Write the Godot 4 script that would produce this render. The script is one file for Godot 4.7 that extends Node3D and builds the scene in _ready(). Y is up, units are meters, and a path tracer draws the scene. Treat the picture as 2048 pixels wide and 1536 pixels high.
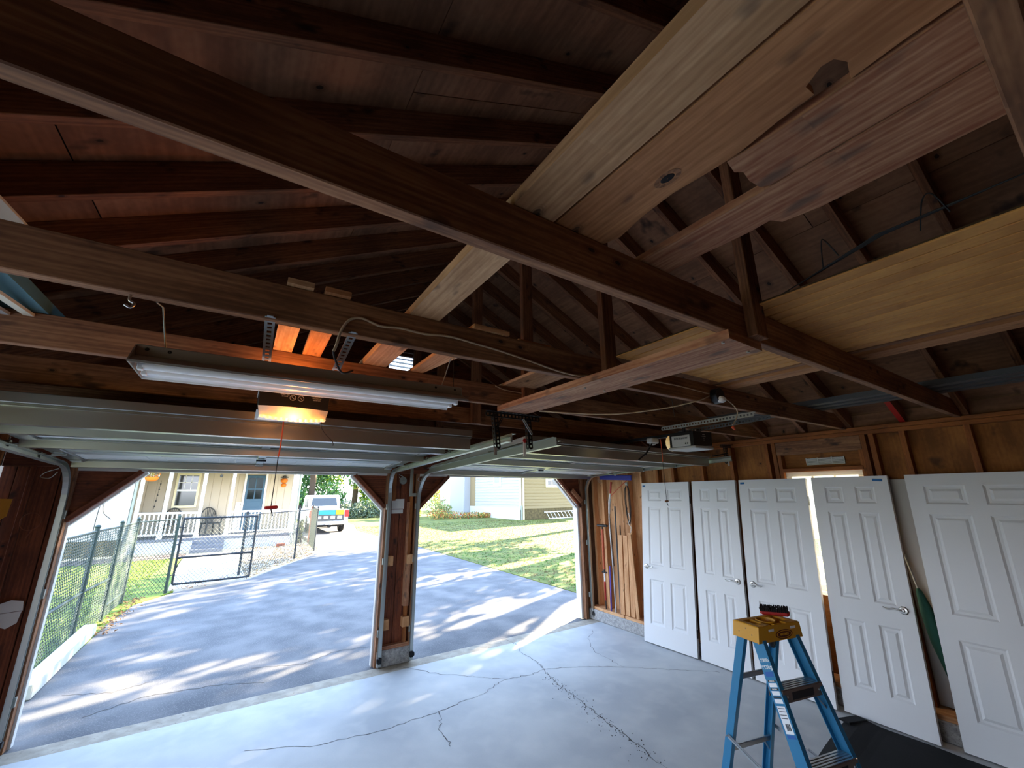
extends Node3D

# Old two-car garage seen from inside: open overhead doors, brown rafters, white doors leaning on the right wall.
# x runs along the front wall, -z goes out through the openings, metres.

var rng := RandomNumberGenerator.new()
var used := {}
var M := {}
var TX := {}

const FRONT := -5.24   # inner face of the front wall
const TIE_Y := 2.49    # underside of the tie beams
const RIDGE_X := 1.67


func _ready() -> void:
	rng.seed = 11
	camera_and_light()
	materials()
	garage_shell()
	roof_frame()
	front_wall()
	right_wall()
	overhead_things()
	overhead_doors()
	openers()
	leaning_doors()
	step_ladder()
	wall_tools()
	small_things()
	outdoors()
	left_house()
	fence()
	pickup()
	right_house()
	greenery()


func camera_and_light() -> void:
	var cam := Camera3D.new()
	cam.name = "camera"
	cam.keep_aspect = Camera3D.KEEP_HEIGHT
	cam.fov = 86.88
	cam.near = 0.03
	cam.far = 400.0
	add_child(cam)
	var yaw := Basis(Vector3.UP, -0.579645)
	var pitch := Basis(Vector3.RIGHT, 0.263185)
	var roll := Basis(Vector3.BACK, -0.0077707)
	cam.transform = Transform3D(yaw * pitch * roll, Vector3(0, 1.9, 0))
	cam.current = true

	var sun := DirectionalLight3D.new()
	sun.name = "sun"
	sun.light_color = Color(1.0, 0.93, 0.80)
	sun.light_energy = SUN_E
	sun.light_angular_distance = 0.55
	sun.shadow_enabled = true
	sun.sky_mode = DirectionalLight3D.SKY_MODE_LIGHT_ONLY
	add_child(sun)
	var el := deg_to_rad(29.0)
	var az := deg_to_rad(21.0)
	var to_sun := Vector3(cos(el) * cos(az), sin(el), -cos(el) * sin(az))
	sun.look_at_from_position(to_sun * 50.0, Vector3.ZERO, Vector3.UP)

	var sky := ProceduralSkyMaterial.new()
	sky.sky_top_color = Color(0.50, 0.61, 0.77)
	sky.sky_horizon_color = Color(0.87, 0.89, 0.92)
	sky.sky_curve = 0.18
	sky.ground_bottom_color = Color(0.35, 0.36, 0.33)
	sky.ground_horizon_color = Color(0.62, 0.66, 0.68)
	var env := Environment.new()
	env.background_mode = Environment.BG_SKY
	env.sky = Sky.new()
	env.sky.sky_material = sky
	env.background_energy_multiplier = SKY_E
	env.tonemap_mode = Environment.TONE_MAPPER_LINEAR
	env.tonemap_exposure = EXPO
	env.sdfgi_enabled = true
	env.ssao_enabled = true
	env.ssil_enabled = true
	var we := WorldEnvironment.new()
	we.name = "environment"
	we.environment = env
	add_child(we)


const SUN_E := 2.3
const SKY_E := 1.5
const EXPO := 7.6


# ---------------------------------------------------------------- naming
func numbered(called: String) -> String:
	if not used.has(called):
		used[called] = 0
		return called
	used[called] += 1
	return "%s_%03d" % [called, used[called]]


func tag(o: Node, label: String, category := "", group := "", kind := "") -> Node3D:
	if label: o.set_meta("label", label)
	if category: o.set_meta("category", category)
	if group: o.set_meta("group", group)
	if kind: o.set_meta("kind", kind)
	return o


func thing(called: String, label: String, category: String, at := Vector3.ZERO, turn := 0.0, group := "") -> Node3D:
	var o := Node3D.new()
	o.name = numbered(called)
	add_child(o)
	o.position = at
	o.rotation.y = turn
	return tag(o, label, category, group)


func structure(called: String, label := "") -> Node3D:
	var o := Node3D.new()
	o.name = numbered(called)
	add_child(o)
	return tag(o, label, "", "", "structure")


# one named mesh under parent (or at top level)
func obj(called: String, st: SurfaceTool, mat: Material, parent: Node3D = null, label := "", kind := "") -> MeshInstance3D:
	var o := MeshInstance3D.new()
	o.mesh = st.commit()
	if parent == null:
		o.name = numbered(called)
		add_child(o)
	else:
		o.name = called
		parent.add_child(o, true)
	o.material_override = null
	o.mesh.surface_set_material(0, mat)
	tag(o, label, "", "", kind)
	return o


func place(called: String, mesh: Mesh, mat: Material, parent: Node3D, xf := Transform3D()) -> MeshInstance3D:
	var o := MeshInstance3D.new()
	o.mesh = mesh
	o.name = called
	parent.add_child(o, true)
	o.transform = xf
	if mat: o.set_surface_override_material(0, mat)
	return o


func dup(root: Node3D, at: Vector3, turn: float, label := "") -> Node3D:
	var r: Node3D = root.duplicate()
	r.name = numbered(str(root.name).trim_suffix("_001"))
	add_child(r)
	r.position = at
	r.rotation.y = turn
	if label: r.set_meta("label", label)
	return r


# ---------------------------------------------------------------- shapes
func S() -> SurfaceTool:
	var st := SurfaceTool.new()
	st.begin(Mesh.PRIMITIVE_TRIANGLES)
	return st


# a flat convex polygon that faces n
func face(st: SurfaceTool, p: Array, n: Vector3, uv: Array = []) -> void:
	var g: Vector3 = (p[1] - p[0]).cross(p[2] - p[0])
	if p.size() > 3: g += (p[2] - p[0]).cross(p[3] - p[0])
	var flip := g.dot(n) < 0.0
	for i in range(1, p.size() - 1):
		for k in ([0, i, i + 1] if flip else [0, i + 1, i]):
			st.set_normal(n)
			st.set_uv(uv[k] if uv.size() else Vector2(p[k].x + p[k].z, p[k].y))
			st.add_vertex(p[k])


func quad(st: SurfaceTool, a: Vector3, b: Vector3, c: Vector3, d: Vector3, away: Vector3) -> void:
	var n := (b - a).cross(d - a)
	if n.length() < 1e-9: n = (c - b).cross(d - c)
	n = n.normalized()
	if n.dot(away) < 0: n = -n
	var u := (b - a).length()
	var v := (d - a).length()
	face(st, [a, b, c, d], n, [Vector2(0, 0), Vector2(u, 0), Vector2(u, v), Vector2(0, v)])


# a box of size s round c, turned by b, edges chamfered by e; u runs along its longest side in metres
func box(st: SurfaceTool, c: Vector3, s: Vector3, b := Basis(), e := 0.0) -> void:
	var h := s * 0.5
	var la := 0 if (s.x >= s.y and s.x >= s.z) else (1 if s.y >= s.z else 2)
	var o := Vector2(rng.randf() * 3.0, rng.randf())
	e = minf(e, minf(h.x, minf(h.y, h.z)) * 0.8)
	var put := func(ps: Array, n: Vector3) -> void:
		var q := []
		var uv := []
		for p in ps:
			q.append(c + b * p)
			uv.append(o + Vector2(p[la], p[(la + 1) % 3] + p[(la + 2) % 3]))
		face(st, q, (b * n).normalized(), uv)
	for a in 3:
		var t := (a + 1) % 3
		var w := (a + 2) % 3
		for sg in [-1.0, 1.0]:
			var ps := []
			for k in [[-1, -1], [1, -1], [1, 1], [-1, 1]]:
				var p := Vector3()
				p[a] = h[a] * sg
				p[t] = (h[t] - e) * k[0]
				p[w] = (h[w] - e) * k[1]
				ps.append(p)
			var n := Vector3()
			n[a] = sg
			put.call(ps, n)
		if e > 0.0:
			for k in [[-1, -1], [1, -1], [1, 1], [-1, 1]]:
				var ps := []
				for j in [[-1, 0], [1, 0], [1, 1], [-1, 1]]:
					var p := Vector3()
					p[a] = (h[a] - e) * j[0]
					p[t] = (h[t] - (e if j[1] else 0.0)) * k[0]
					p[w] = (h[w] - (0.0 if j[1] else e)) * k[1]
					ps.append(p)
				var n := Vector3()
				n[t] = k[0]
				n[w] = k[1]
				put.call(ps, n)
	if e > 0.0:
		for x in [-1, 1]:
			for y in [-1, 1]:
				for z in [-1, 1]:
					var g := Vector3(x, y, z)
					var r := (h - Vector3.ONE * e)
					put.call([g * (r + Vector3(e, 0, 0)), g * (r + Vector3(0, e, 0)), g * (r + Vector3(0, 0, e))], g)


# a box given by its corners
func bx(st: SurfaceTool, lo: Vector3, hi: Vector3, e := 0.0) -> void:
	box(st, (lo + hi) * 0.5, (hi - lo).abs(), Basis(), e)


# a bar of section w (sideways) x h (towards up) from p to q
func bar(st: SurfaceTool, p: Vector3, q: Vector3, w: float, h: float, up := Vector3.UP, e := 0.0) -> void:
	var x := (q - p).normalized()
	var z := x.cross(up)
	if z.length() < 1e-4: z = x.cross(Vector3.RIGHT)
	z = z.normalized()
	var y := z.cross(x)
	box(st, (p + q) * 0.5, Vector3((q - p).length(), h, w), Basis(x, y, z), e)


func tube(st: SurfaceTool, pts: Array, r: float, sides := 8, closed := false) -> void:
	var n := pts.size()
	var rings := []
	var ups := []
	var ref := Vector3.UP
	var run := 0.0
	var runs := []
	for i in n:
		var a: Vector3 = pts[(i - 1 + n) % n] if (closed or i > 0) else pts[i]
		var b: Vector3 = pts[(i + 1) % n] if (closed or i < n - 1) else pts[i]
		var t := (b - a).normalized()
		if i == 0:
			ref = Vector3.UP if absf(t.y) < 0.9 else Vector3.RIGHT
		ref = (ref - t * ref.dot(t)).normalized()
		var side := t.cross(ref)
		var ring := []
		var up := []
		for k in sides + 1:
			var f := TAU * k / sides
			var d := ref * cos(f) + side * sin(f)
			ring.append(pts[i] + d * r)
			up.append(d)
		rings.append(ring)
		ups.append(up)
		if i: run += (pts[i] - pts[i - 1]).length()
		runs.append(run)
	for i in (n if closed else n - 1):
		var j := (i + 1) % n
		for k in sides:
			for v in [[i, k], [j, k], [j, k + 1], [i, k], [j, k + 1], [i, k + 1]]:
				st.set_normal(ups[v[0]][v[1]])
				st.set_uv(Vector2(runs[v[0]], v[1] * TAU * r / sides))
				st.add_vertex(rings[v[0]][v[1]])
	if not closed:
		for i in [0, n - 1]:
			var t: Vector3 = (pts[1] - pts[0]) if i == 0 else (pts[n - 2] - pts[n - 1])
			face(st, rings[i].slice(0, sides), -t.normalized())


func smooth(pts: Array, per := 6) -> Array:
	var c := Curve3D.new()
	for i in pts.size():
		var a: Vector3 = pts[maxi(i - 1, 0)]
		var b: Vector3 = pts[mini(i + 1, pts.size() - 1)]
		var t := (b - a) / 6.0
		c.add_point(pts[i], -t, t)
	var out := []
	for i in pts.size() - 1:
		for k in per:
			out.append(c.sample(i, float(k) / per))
	out.append(pts[-1])
	return out


# profile of (radius, height) turned round the y axis of xf
func lathe(st: SurfaceTool, prof: Array, sides: int, xf := Transform3D()) -> void:
	for i in prof.size() - 1:
		var a: Vector2 = prof[i]
		var b: Vector2 = prof[i + 1]
		var nn := Vector2(b.y - a.y, a.x - b.x).normalized()
		for k in sides:
			var f := TAU * k / sides
			var g := TAU * (k + 1) / sides
			var P := func(q: Vector2, w: float) -> Vector3: return xf * Vector3(q.x * cos(w), q.y, q.x * sin(w))
			var N := func(w: float) -> Vector3: return (xf.basis * Vector3(nn.x * cos(w), nn.y, nn.x * sin(w))).normalized()
			var vs := [[a, f], [b, f], [b, g], [a, g]]
			for q in [[0, 2, 1], [0, 3, 2]]:
				for z in q:
					st.set_normal(N.call(vs[z][1]))
					st.set_uv(Vector2(vs[z][1], vs[z][0].y))
					st.add_vertex(P.call(vs[z][0], vs[z][1]))


# a polygon in xf's xy plane, pushed out along its z by depth
func prism(st: SurfaceTool, poly: Array, depth: float, xf := Transform3D()) -> void:
	var pp := PackedVector2Array(poly)
	if Geometry2D.is_polygon_clockwise(pp): pp.reverse()
	var tri := Geometry2D.triangulate_polygon(pp)
	for z in [0.0, depth]:
		var n: Vector3 = xf.basis.z.normalized() * (-1.0 if z == 0.0 else 1.0) * (1.0 if depth > 0 else -1.0)
		for i in range(0, tri.size(), 3):
			var q := []
			var uv := []
			for k in 3:
				var v := pp[tri[i + k]]
				q.append(xf * Vector3(v.x, v.y, z))
				uv.append(v)
			face(st, q, n, uv)
	var m := pp.size()
	for i in m:
		var a := pp[i]
		var b := pp[(i + 1) % m]
		var d := b - a
		var n := xf.basis * Vector3(d.y, -d.x, 0)
		face(st, [xf * Vector3(a.x, a.y, 0), xf * Vector3(b.x, b.y, 0), xf * Vector3(b.x, b.y, depth), xf * Vector3(a.x, a.y, depth)], n.normalized(),
			[Vector2(0, 0), Vector2(d.length(), 0), Vector2(d.length(), depth), Vector2(0, depth)])


func sphere(st: SurfaceTool, c: Vector3, r: Vector3, sides := 12) -> void:
	var prof := []
	for i in sides / 2 + 1:
		var a := PI * i / (sides / 2) - PI / 2
		prof.append(Vector2(maxf(cos(a), 0.001), sin(a)))
	lathe(st, prof, sides, Transform3D(Basis.from_scale(r), c))


# flat lettering: size is the height of the capitals, standing on xf's xy plane
func letters(text: String, size: float, mat: Material, parent: Node3D, xf: Transform3D, font := "Droid Sans", bold := true) -> MeshInstance3D:
	var f := SystemFont.new()
	f.font_names = PackedStringArray([font])
	f.font_weight = 700 if bold else 400
	var t := TextMesh.new()
	t.text = text
	t.font = f
	t.font_size = 32
	t.pixel_size = size / 23.0
	t.depth = 0.0015
	t.curve_step = 2.0
	var o := place("lettering", t, null, parent, xf)
	o.material_override = mat
	return o


# ---------------------------------------------------------------- textures and materials
func noise_image(w: int, h: int, freq: float, sd: int, oct := 3) -> Image:
	var n := FastNoiseLite.new()
	n.noise_type = FastNoiseLite.TYPE_SIMPLEX_SMOOTH
	n.seed = sd
	n.frequency = freq
	n.fractal_octaves = oct
	var im := n.get_seamless_image(w, h)
	im.convert(Image.FORMAT_L8)
	return im


func stretched(w: int, h: int, tw: int, th: int, freq: float, sd: int, oct := 3) -> PackedByteArray:
	var im := noise_image(w, h, freq, sd, oct)
	im.resize(tw, th, Image.INTERPOLATE_CUBIC)
	return im.get_data()


# grain runs along u: long streaks, wide bands of tone, dark stains, knots
func wood_texture(sd: int, dark: Color, light: Color, stain: Color, stains: float, knots: int, streak := 0.55) -> ImageTexture:
	var w := 1024
	var h := 256
	var a := stretched(24, 256, w, h, 0.14, sd, 3)
	var b := stretched(64, 64, w, h, 0.05, sd + 1, 3)
	var c := stretched(128, 64, w, h, 0.06, sd + 2, 4)
	var d := stretched(256, 256, w, h, 0.16, sd + 3, 2)
	var r := RandomNumberGenerator.new()
	r.seed = sd
	var kn := []
	for i in knots:
		kn.append([r.randf() * w, 20 + r.randf() * (h - 40), 2.2 + r.randf() * 2.6])
	var out := PackedByteArray()
	out.resize(w * h * 3)
	for y in h:
		for x in w:
			var i := y * w + x
			var t := streak * a[i] / 255.0 + (1.0 - streak) * b[i] / 255.0 + (d[i] / 255.0 - 0.5) * 0.22
			t = clampf((t - 0.5) * 1.9 + 0.5, 0.0, 1.0)
			var k := dark.lerp(light, t)
			var s := clampf((c[i] / 255.0 - (1.0 - stains)) * 5.0, 0.0, 1.0)
			k = k.lerp(stain, s * 0.75)
			for q in kn:
				var dx: float = (x - q[0]) * 0.55
				var dy: float = y - q[1]
				var m: float = sqrt(dx * dx + dy * dy) / q[2]
				if m < 2.2:
					k = k.lerp(dark.darkened(0.25), clampf(2.2 - m, 0.0, 1.0) * (0.45 + 0.2 * sin(m * 11.0)))
				if m < 0.8:
					k = k.lerp(stain.darkened(0.35), 0.8)
			out[i * 3] = int(k.r * 255)
			out[i * 3 + 1] = int(k.g * 255)
			out[i * 3 + 2] = int(k.b * 255)
	return ImageTexture.create_from_image(Image.create_from_data(w, h, false, Image.FORMAT_RGB8, out))


# three tones of mottling, with sharp specks
func mottled(sd: int, lo: Color, hi: Color, spot: Color, spots: float, f1 := 0.012, f2 := 0.06, size := 512, fine := 0.25, sharp := 8.0) -> ImageTexture:
	var a := noise_image(size, size, f1, sd, 4).get_data()
	var b := noise_image(size, size, f2, sd + 1, 3).get_data()
	var c := noise_image(size, size, 0.35, sd + 2, 1).get_data()
	var out := PackedByteArray()
	out.resize(size * size * 3)
	for i in size * size:
		var t := clampf((a[i] / 255.0 - 0.5) * 1.5 + 0.5 + (c[i] / 255.0 - 0.5) * fine, 0.0, 1.0)
		var k := lo.lerp(hi, t)
		k = k.lerp(spot, clampf((b[i] / 255.0 - (1.0 - spots)) * sharp, 0.0, 1.0) * 0.8)
		out[i * 3] = int(k.r * 255)
		out[i * 3 + 1] = int(k.g * 255)
		out[i * 3 + 2] = int(k.b * 255)
	return ImageTexture.create_from_image(Image.create_from_data(size, size, false, Image.FORMAT_RGB8, out))


func mat(name: String, c: Color, rough := 0.7, metal := 0.0, tex: Texture2D = null, su := 1.0, sv := 1.0) -> StandardMaterial3D:
	var m := StandardMaterial3D.new()
	m.resource_name = name
	m.albedo_color = c
	m.roughness = rough
	m.metallic = metal
	if tex:
		m.albedo_texture = tex
		m.uv1_scale = Vector3(su, sv, 1)
	M[name] = m
	return m


func world_mat(name: String, c: Color, rough: float, tex: Texture2D, scale: float, bump := 0.0) -> StandardMaterial3D:
	var m := mat(name, c, rough, 0.0, tex)
	m.uv1_triplanar = true
	m.uv1_world_triplanar = true
	m.uv1_scale = Vector3.ONE * scale
	if bump > 0.0:
		m.heightmap_enabled = true
		m.heightmap_texture = tex
		m.heightmap_scale = bump
	return m


func hexc(s: String) -> Color:
	return Color.html(s)


func materials() -> void:
	var W := Color.WHITE
	var old := wood_texture(3, hexc("684229"), hexc("a0714d"), hexc("2a1a14"), 0.22, 5)
	var pale := wood_texture(21, hexc("a57a52"), hexc("cfa57a"), hexc("55402f"), 0.24, 6)
	var deck := wood_texture(37, hexc("6e4a33"), hexc("93694b"), hexc("20140e"), 0.2, 14, 0.4)
	var red := wood_texture(45, hexc("874d30"), hexc("b98a66"), hexc("5c4436"), 0.3, 4)
	var ply := wood_texture(58, hexc("7a4a1d"), hexc("a56a30"), hexc("4a2a12"), 0.25, 3, 0.35)
	var fresh := wood_texture(66, hexc("b57c4c"), hexc("d9a877"), hexc("8a5a36"), 0.16, 9)
	mat("tie", W, 0.75, 0, old, 0.45, 1.8)
	mat("rafter", Color(0.92, 0.88, 0.86), 0.8, 0, old, 0.5, 2.0)
	mat("board", W, 0.75, 0, pale, 0.4, 1.6)
	mat("board_warm", Color(0.92, 0.82, 0.74), 0.75, 0, pale, 0.4, 1.7)
	mat("deck", W, 0.85, 0, deck, 0.5, 0.7)
	mat("red_board", W, 0.7, 0, red, 0.45, 1.6)
	mat("ply", W, 0.8, 0, ply, 0.5, 0.9)
	mat("stud", Color(1.0, 0.92, 0.84), 0.75, 0, ply, 0.5, 2.0)
	mat("fresh", W, 0.7, 0, fresh, 0.5, 2.0)
	mat("dark_board", Color(0.82, 0.62, 0.5), 0.8, 0, old, 0.5, 1.5)
	mat("bead", Color(1.0, 0.86, 0.66), 0.7, 0, wood_texture(72, hexc("b99566"), hexc("d8b780"), hexc("9a7748"), 0.2, 0, 0.3), 0.7, 0.8)
	mat("groove", hexc("4a3418"), 0.95)

	mat("white_door", hexc("dfdedb"), 0.45)
	mat("door_edge", hexc("cfccc6"), 0.6)
	mat("white_paint", hexc("e6e6e2"), 0.55)
	mat("jamb_paint", hexc("c9c4bc"), 0.6)
	mat("nickel", hexc("c9c6c0"), 0.28, 1.0)
	mat("galv", hexc("b9bdb8"), 0.38, 0.85)
	mat("galv_dull", hexc("a5a79f"), 0.5, 0.7)
	mat("steel_white", hexc("d9dad6"), 0.42, 0.0)
	mat("strut", hexc("b3b2aa"), 0.3, 0.9)
	mat("black_steel", hexc("1b1b1d"), 0.5, 0.4)
	mat("black_plastic", hexc("131416"), 0.4)
	mat("grey_plastic", hexc("b4b3ac"), 0.5)
	mat("fixture", hexc("8d8880"), 0.5, 0.1)
	mat("fixture_white", hexc("e9ebea"), 0.35)
	mat("tube_glass", hexc("f6f8f8"), 0.2)
	mat("orange_cord", hexc("d2552c"), 0.7)
	mat("red_plastic", hexc("a8201c"), 0.45)
	mat("cable", hexc("b9a284"), 0.6)
	mat("black_cable", hexc("15120f"), 0.6)
	mat("paper", hexc("d8d4cc"), 0.9)
	mat("tape_blue", hexc("2f6ea5"), 0.7)
	mat("void_gap", hexc("1a1512"), 0.9)

	mat("ladder_blue", hexc("2b7ca6"), 0.42)
	mat("ladder_yellow", hexc("d79a1e"), 0.45)
	mat("alu", hexc("c2c4c6"), 0.32, 0.9)
	mat("alu_brown", hexc("8a7a72"), 0.45, 0.5)
	mat("print_white", hexc("eef0f0"), 0.6)
	mat("print_dark", hexc("5a1d14"), 0.6)
	mat("print_black", hexc("26262a"), 0.6)
	mat("print_blue", hexc("2a5fa8"), 0.6)
	mat("brush_black", hexc("181214"), 0.9)
	mat("mat_black", hexc("24262c"), 0.95, 0, mottled(88, hexc("1b1d22"), hexc("3a3d46"), hexc("0f1013"), 0.3, 0.03, 0.12, 256), 2.0, 2.0)
	mat("purple", hexc("5b4aa0"), 0.5)
	mat("broom_blue", hexc("2c2f86"), 0.6)
	mat("orange_tool", hexc("b8512c"), 0.6)
	mat("green_fabric", hexc("17493a"), 0.85)
	mat("teal", hexc("4f7a80"), 0.7)
	mat("cream", hexc("d8d2b8"), 0.6)
	mat("grey_sheet", hexc("a9aaa6"), 0.6)
	mat("yellow_plate", hexc("d08a25"), 0.6)

	world_mat("concrete", W, 0.62, mottled(101, hexc("b0b2b2"), hexc("c6c6c2"), hexc("d0cec8"), 0.55, 0.006, 0.02, 512, 0.16, 1.2), 0.33)
	world_mat("apron", hexc("e9e2d6"), 0.8, mottled(105, hexc("a39c90"), hexc("bdb6aa"), hexc("8a8276"), 0.25, 0.02, 0.06, 512), 0.6)
	world_mat("curb", W, 0.9, mottled(108, hexc("8a8885"), hexc("b3afa8"), hexc("6f6b66"), 0.36, 0.03, 0.09, 512), 1.2)
	world_mat("asphalt", W, 0.9, mottled(111, hexc("535355"), hexc("706e6d"), hexc("85827e"), 0.36, 0.006, 0.3, 512, 0.5), 0.4)
	mat("crack", hexc("4c4844"), 0.95)
	world_mat("lawn", W, 0.95, mottled(117, hexc("4c571e"), hexc("77792e"), hexc("877546"), 0.32, 0.012, 0.05, 512, 0.5), 0.16)
	world_mat("lawn_lush", W, 0.95, mottled(119, hexc("4f661c"), hexc("788a2c"), hexc("747a34"), 0.3, 0.015, 0.07, 512, 0.5), 0.3)
	world_mat("mulch", W, 0.95, mottled(123, hexc("5a4a42"), hexc("7a6a60"), hexc("3a2e28"), 0.4, 0.05, 0.2, 256, 0.6), 1.0)
	world_mat("path", W, 0.85, mottled(127, hexc("c5bcae"), hexc("d8d0c2"), hexc("a89c8c"), 0.2, 0.03, 0.1, 256), 0.7)
	mat("pebble", W, 0.8)
	M["pebble"].vertex_color_use_as_albedo = true
	mat("leaf", W, 0.6)
	M["leaf"].vertex_color_use_as_albedo = true
	M["leaf"].backlight_enabled = true
	M["leaf"].backlight = Color(0.5, 0.5, 0.3)
	mat("bark", hexc("5a4a3c"), 0.95)
	mat("fence_green", hexc("34443e"), 0.5, 0.2)
	mat("fence_dark", hexc("2c3034"), 0.5, 0.3)
	mat("siding_white", hexc("c9c9c0"), 0.65)
	mat("siding_grey", hexc("aeb1b6"), 0.75)
	mat("siding_tan", hexc("8f7f5e"), 0.85)
	mat("panel_tan", hexc("b8ab94"), 0.7)
	mat("trim_cream", hexc("e8dcb4"), 0.6)
	mat("foundation", hexc("cfd3da"), 0.85)
	mat("foundation_tan", hexc("9c9276"), 0.9, 0, mottled(131, hexc("8a8068"), hexc("b5aa8a"), hexc("5f5a48"), 0.35, 0.03, 0.1, 256), 0.6, 0.6)
	mat("deck_grey", hexc("6e7076"), 0.8)
	mat("door_blue", hexc("34566b"), 0.5)
	var glass := mat("window_glass", Color(0.10, 0.13, 0.125), 0.08)
	glass.metallic_specular = 0.7
	var pane := mat("clear_glass", Color(0.9, 0.95, 0.93, 0.12), 0.05)
	pane.transparency = BaseMaterial3D.TRANSPARENCY_ALPHA
	mat("chair_dark", hexc("3a3a36"), 0.6)
	mat("truck_white", hexc("dcdedd"), 0.3)
	M["truck_white"].clearcoat_enabled = true
	mat("truck_grey", hexc("4a4c4e"), 0.5)
	mat("chrome", hexc("b8bbbd"), 0.25, 1.0)
	mat("tyre", hexc("1c1b1a"), 0.9)
	mat("rust", hexc("8a4a2c"), 0.8)
	mat("tail_red", hexc("c01818"), 0.35)
	mat("tarp_blue", hexc("2b8fd0"), 0.6)
	mat("tarp_yellow", hexc("e0b020"), 0.6)
	mat("pumpkin", hexc("e0791c"), 0.7)
	mat("downspout", hexc("8f968c"), 0.6)
	var lens := mat("lamp_lens", hexc("fff0d2"), 0.4)
	lens.emission_enabled = true
	lens.emission = hexc("ffb765")
	lens.emission_energy_multiplier = 0.16
	mat("lens_white", hexc("e8e4da"), 0.35)
	mat("curtain", hexc("a4a8ac"), 0.6)
	mat("wire_grey", hexc("48534f"), 0.45, 0.4)
	var lens2 := mat("lamp_lens_dim", hexc("f1dfae"), 0.4)
	lens2.emission_enabled = true
	lens2.emission = hexc("ffcf80")
	lens2.emission_energy_multiplier = 0.04


# ---------------------------------------------------------------- the garage itself
func garage_shell() -> void:
	var fl := structure("floor", "grey blue cracked concrete garage slab")
	var st := S()
	bx(st, Vector3(-1.85, -0.14, FRONT + 0.18), Vector3(5.25, 0.0, 2.6))
	obj("slab", st, M.concrete, fl)
	st = S()
	bx(st, Vector3(-1.85, -0.14, FRONT - 0.02), Vector3(5.25, -0.001, FRONT + 0.18))
	obj("apron_strip", st, M.apron, fl)
	# cracks: thin ragged ribbons just proud of the slab
	for c in [[[1.85, -5.1], [2.1, -4.72], [2.42, -4.42], [2.62, -4.2]], [[3.28, -5.2], [3.3, -4.95], [3.18, -4.7], [3.2, -4.4], [3.12, -4.17], [2.93, -4.14], [2.62, -4.2], [2.3, -4.06], [1.8, -3.98], [1.3, -3.96], [0.75, -4.06], [0.25, -4.28]],
			[[3.12, -4.17], [3.02, -3.8], [2.98, -3.4], [2.92, -3.05], [2.86, -2.6], [2.8, -2.2]], [[3.12, -4.17], [3.5, -4.0], [3.9, -3.72], [4.3, -3.35], [4.7, -3.0]], [[3.9, -3.72], [3.95, -4.2], [4.2, -4.6], [4.55, -4.85]], [[1.8, -3.98], [1.68, -3.7], [1.66, -3.4]]]:
		st = S()
		var pts := []
		for i in c.size() - 1:
			for k in 9:
				var f := k / 9.0
				pts.append(Vector3(lerpf(c[i][0], c[i + 1][0], f) + rng.randf_range(-0.018, 0.018), 0.0012, lerpf(c[i][1], c[i + 1][1], f) + rng.randf_range(-0.018, 0.018)))
		for i in pts.size() - 1:
			var d: Vector3 = (pts[i + 1] - pts[i]).normalized().cross(Vector3.UP) * rng.randf_range(0.001, 0.0036)
			quad(st, pts[i] - d, pts[i + 1] - d, pts[i + 1] + d, pts[i] + d, Vector3.UP)
		obj("crack", st, M.crack, fl)
	# crumbs that have broken out along the widest crack
	st = S()
	for i in 170:
		var t := rng.randf()
		var p := Vector3(lerpf(3.06, 2.84, t) + rng.randfn(0.0, 0.035), 0.002, lerpf(-4.1, -2.4, t))
		if rng.randf() < 0.12: p.x -= rng.randf() * 0.25
		box(st, p, Vector3(rng.randf_range(0.002, 0.008), 0.003, rng.randf_range(0.002, 0.008)), Basis(Vector3.UP, rng.randf() * TAU))
	obj("crack_crumbs", st, M.crack, fl, "", "stuff")

	# left wall (out of the frame) with an open side door and a window 
	var wl := structure("wall_left", "brown board side wall")
	for r in [[FRONT, -3.4, 0.0, 2.5], [-3.4, -2.4, 2.06, 2.5], [-2.4, -2.1, 0.0, 2.5], [-2.1, -0.45, 2.2, 2.5], [-2.1, -0.45, 0.0, 0.85], [-0.45, 2.5, 0.0, 2.5]]:
		st = S()
		bx(st, Vector3(-1.80, r[2], r[0]), Vector3(-1.72, r[3], r[1]))
		obj("panel", st, M.ply, wl)
	for k in 18:
		var z := -5.0 + k * 0.4
		if z > -3.42 and z < -0.42: continue
		st = S()
		bx(st, Vector3(-1.72, 0.0, z - 0.02), Vector3(-1.63, 2.42, z + 0.02), 0.002)
		obj("stud", st, M.stud, wl)
	st = S()
	bx(st, Vector3(-1.72, 2.42, FRONT), Vector3(-1.63, 2.5, 2.5), 0.002)
	obj("top_plate", st, M.stud, wl)

	# back wall (behind the camera)
	var wb := structure("wall_back", "brown board wall behind the viewer")
	for r in [[-1.8, 1.7, 0.0, 2.5], [1.702, 5.2, 0.0, 2.5]]:
		st = S()
		bx(st, Vector3(r[0], r[2], 2.5), Vector3(r[1], r[3], 2.6))
		obj("panel", st, M.ply, wb)
	st = S()
	prism(st, [Vector2(-2.0, 2.5), Vector2(5.35, 2.5), Vector2(RIDGE_X, 4.36)], 0.1, Transform3D(Basis(), Vector3(0, 0, 2.5)))
	obj("gable", st, M.ply, wb)


func slope_basis(right: bool) -> Basis:
	var c := Vector3(2, -1 if right else 1, 0).normalized()
	return Basis(c, Vector3(-c.y, c.x, 0), Vector3(0, 0, 1))


func roof_y(x: float) -> float:  # underside of the rafters
	return 2.5 + 0.5 * ((x + 1.68) if x < RIDGE_X else (5.02 - x))


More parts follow.
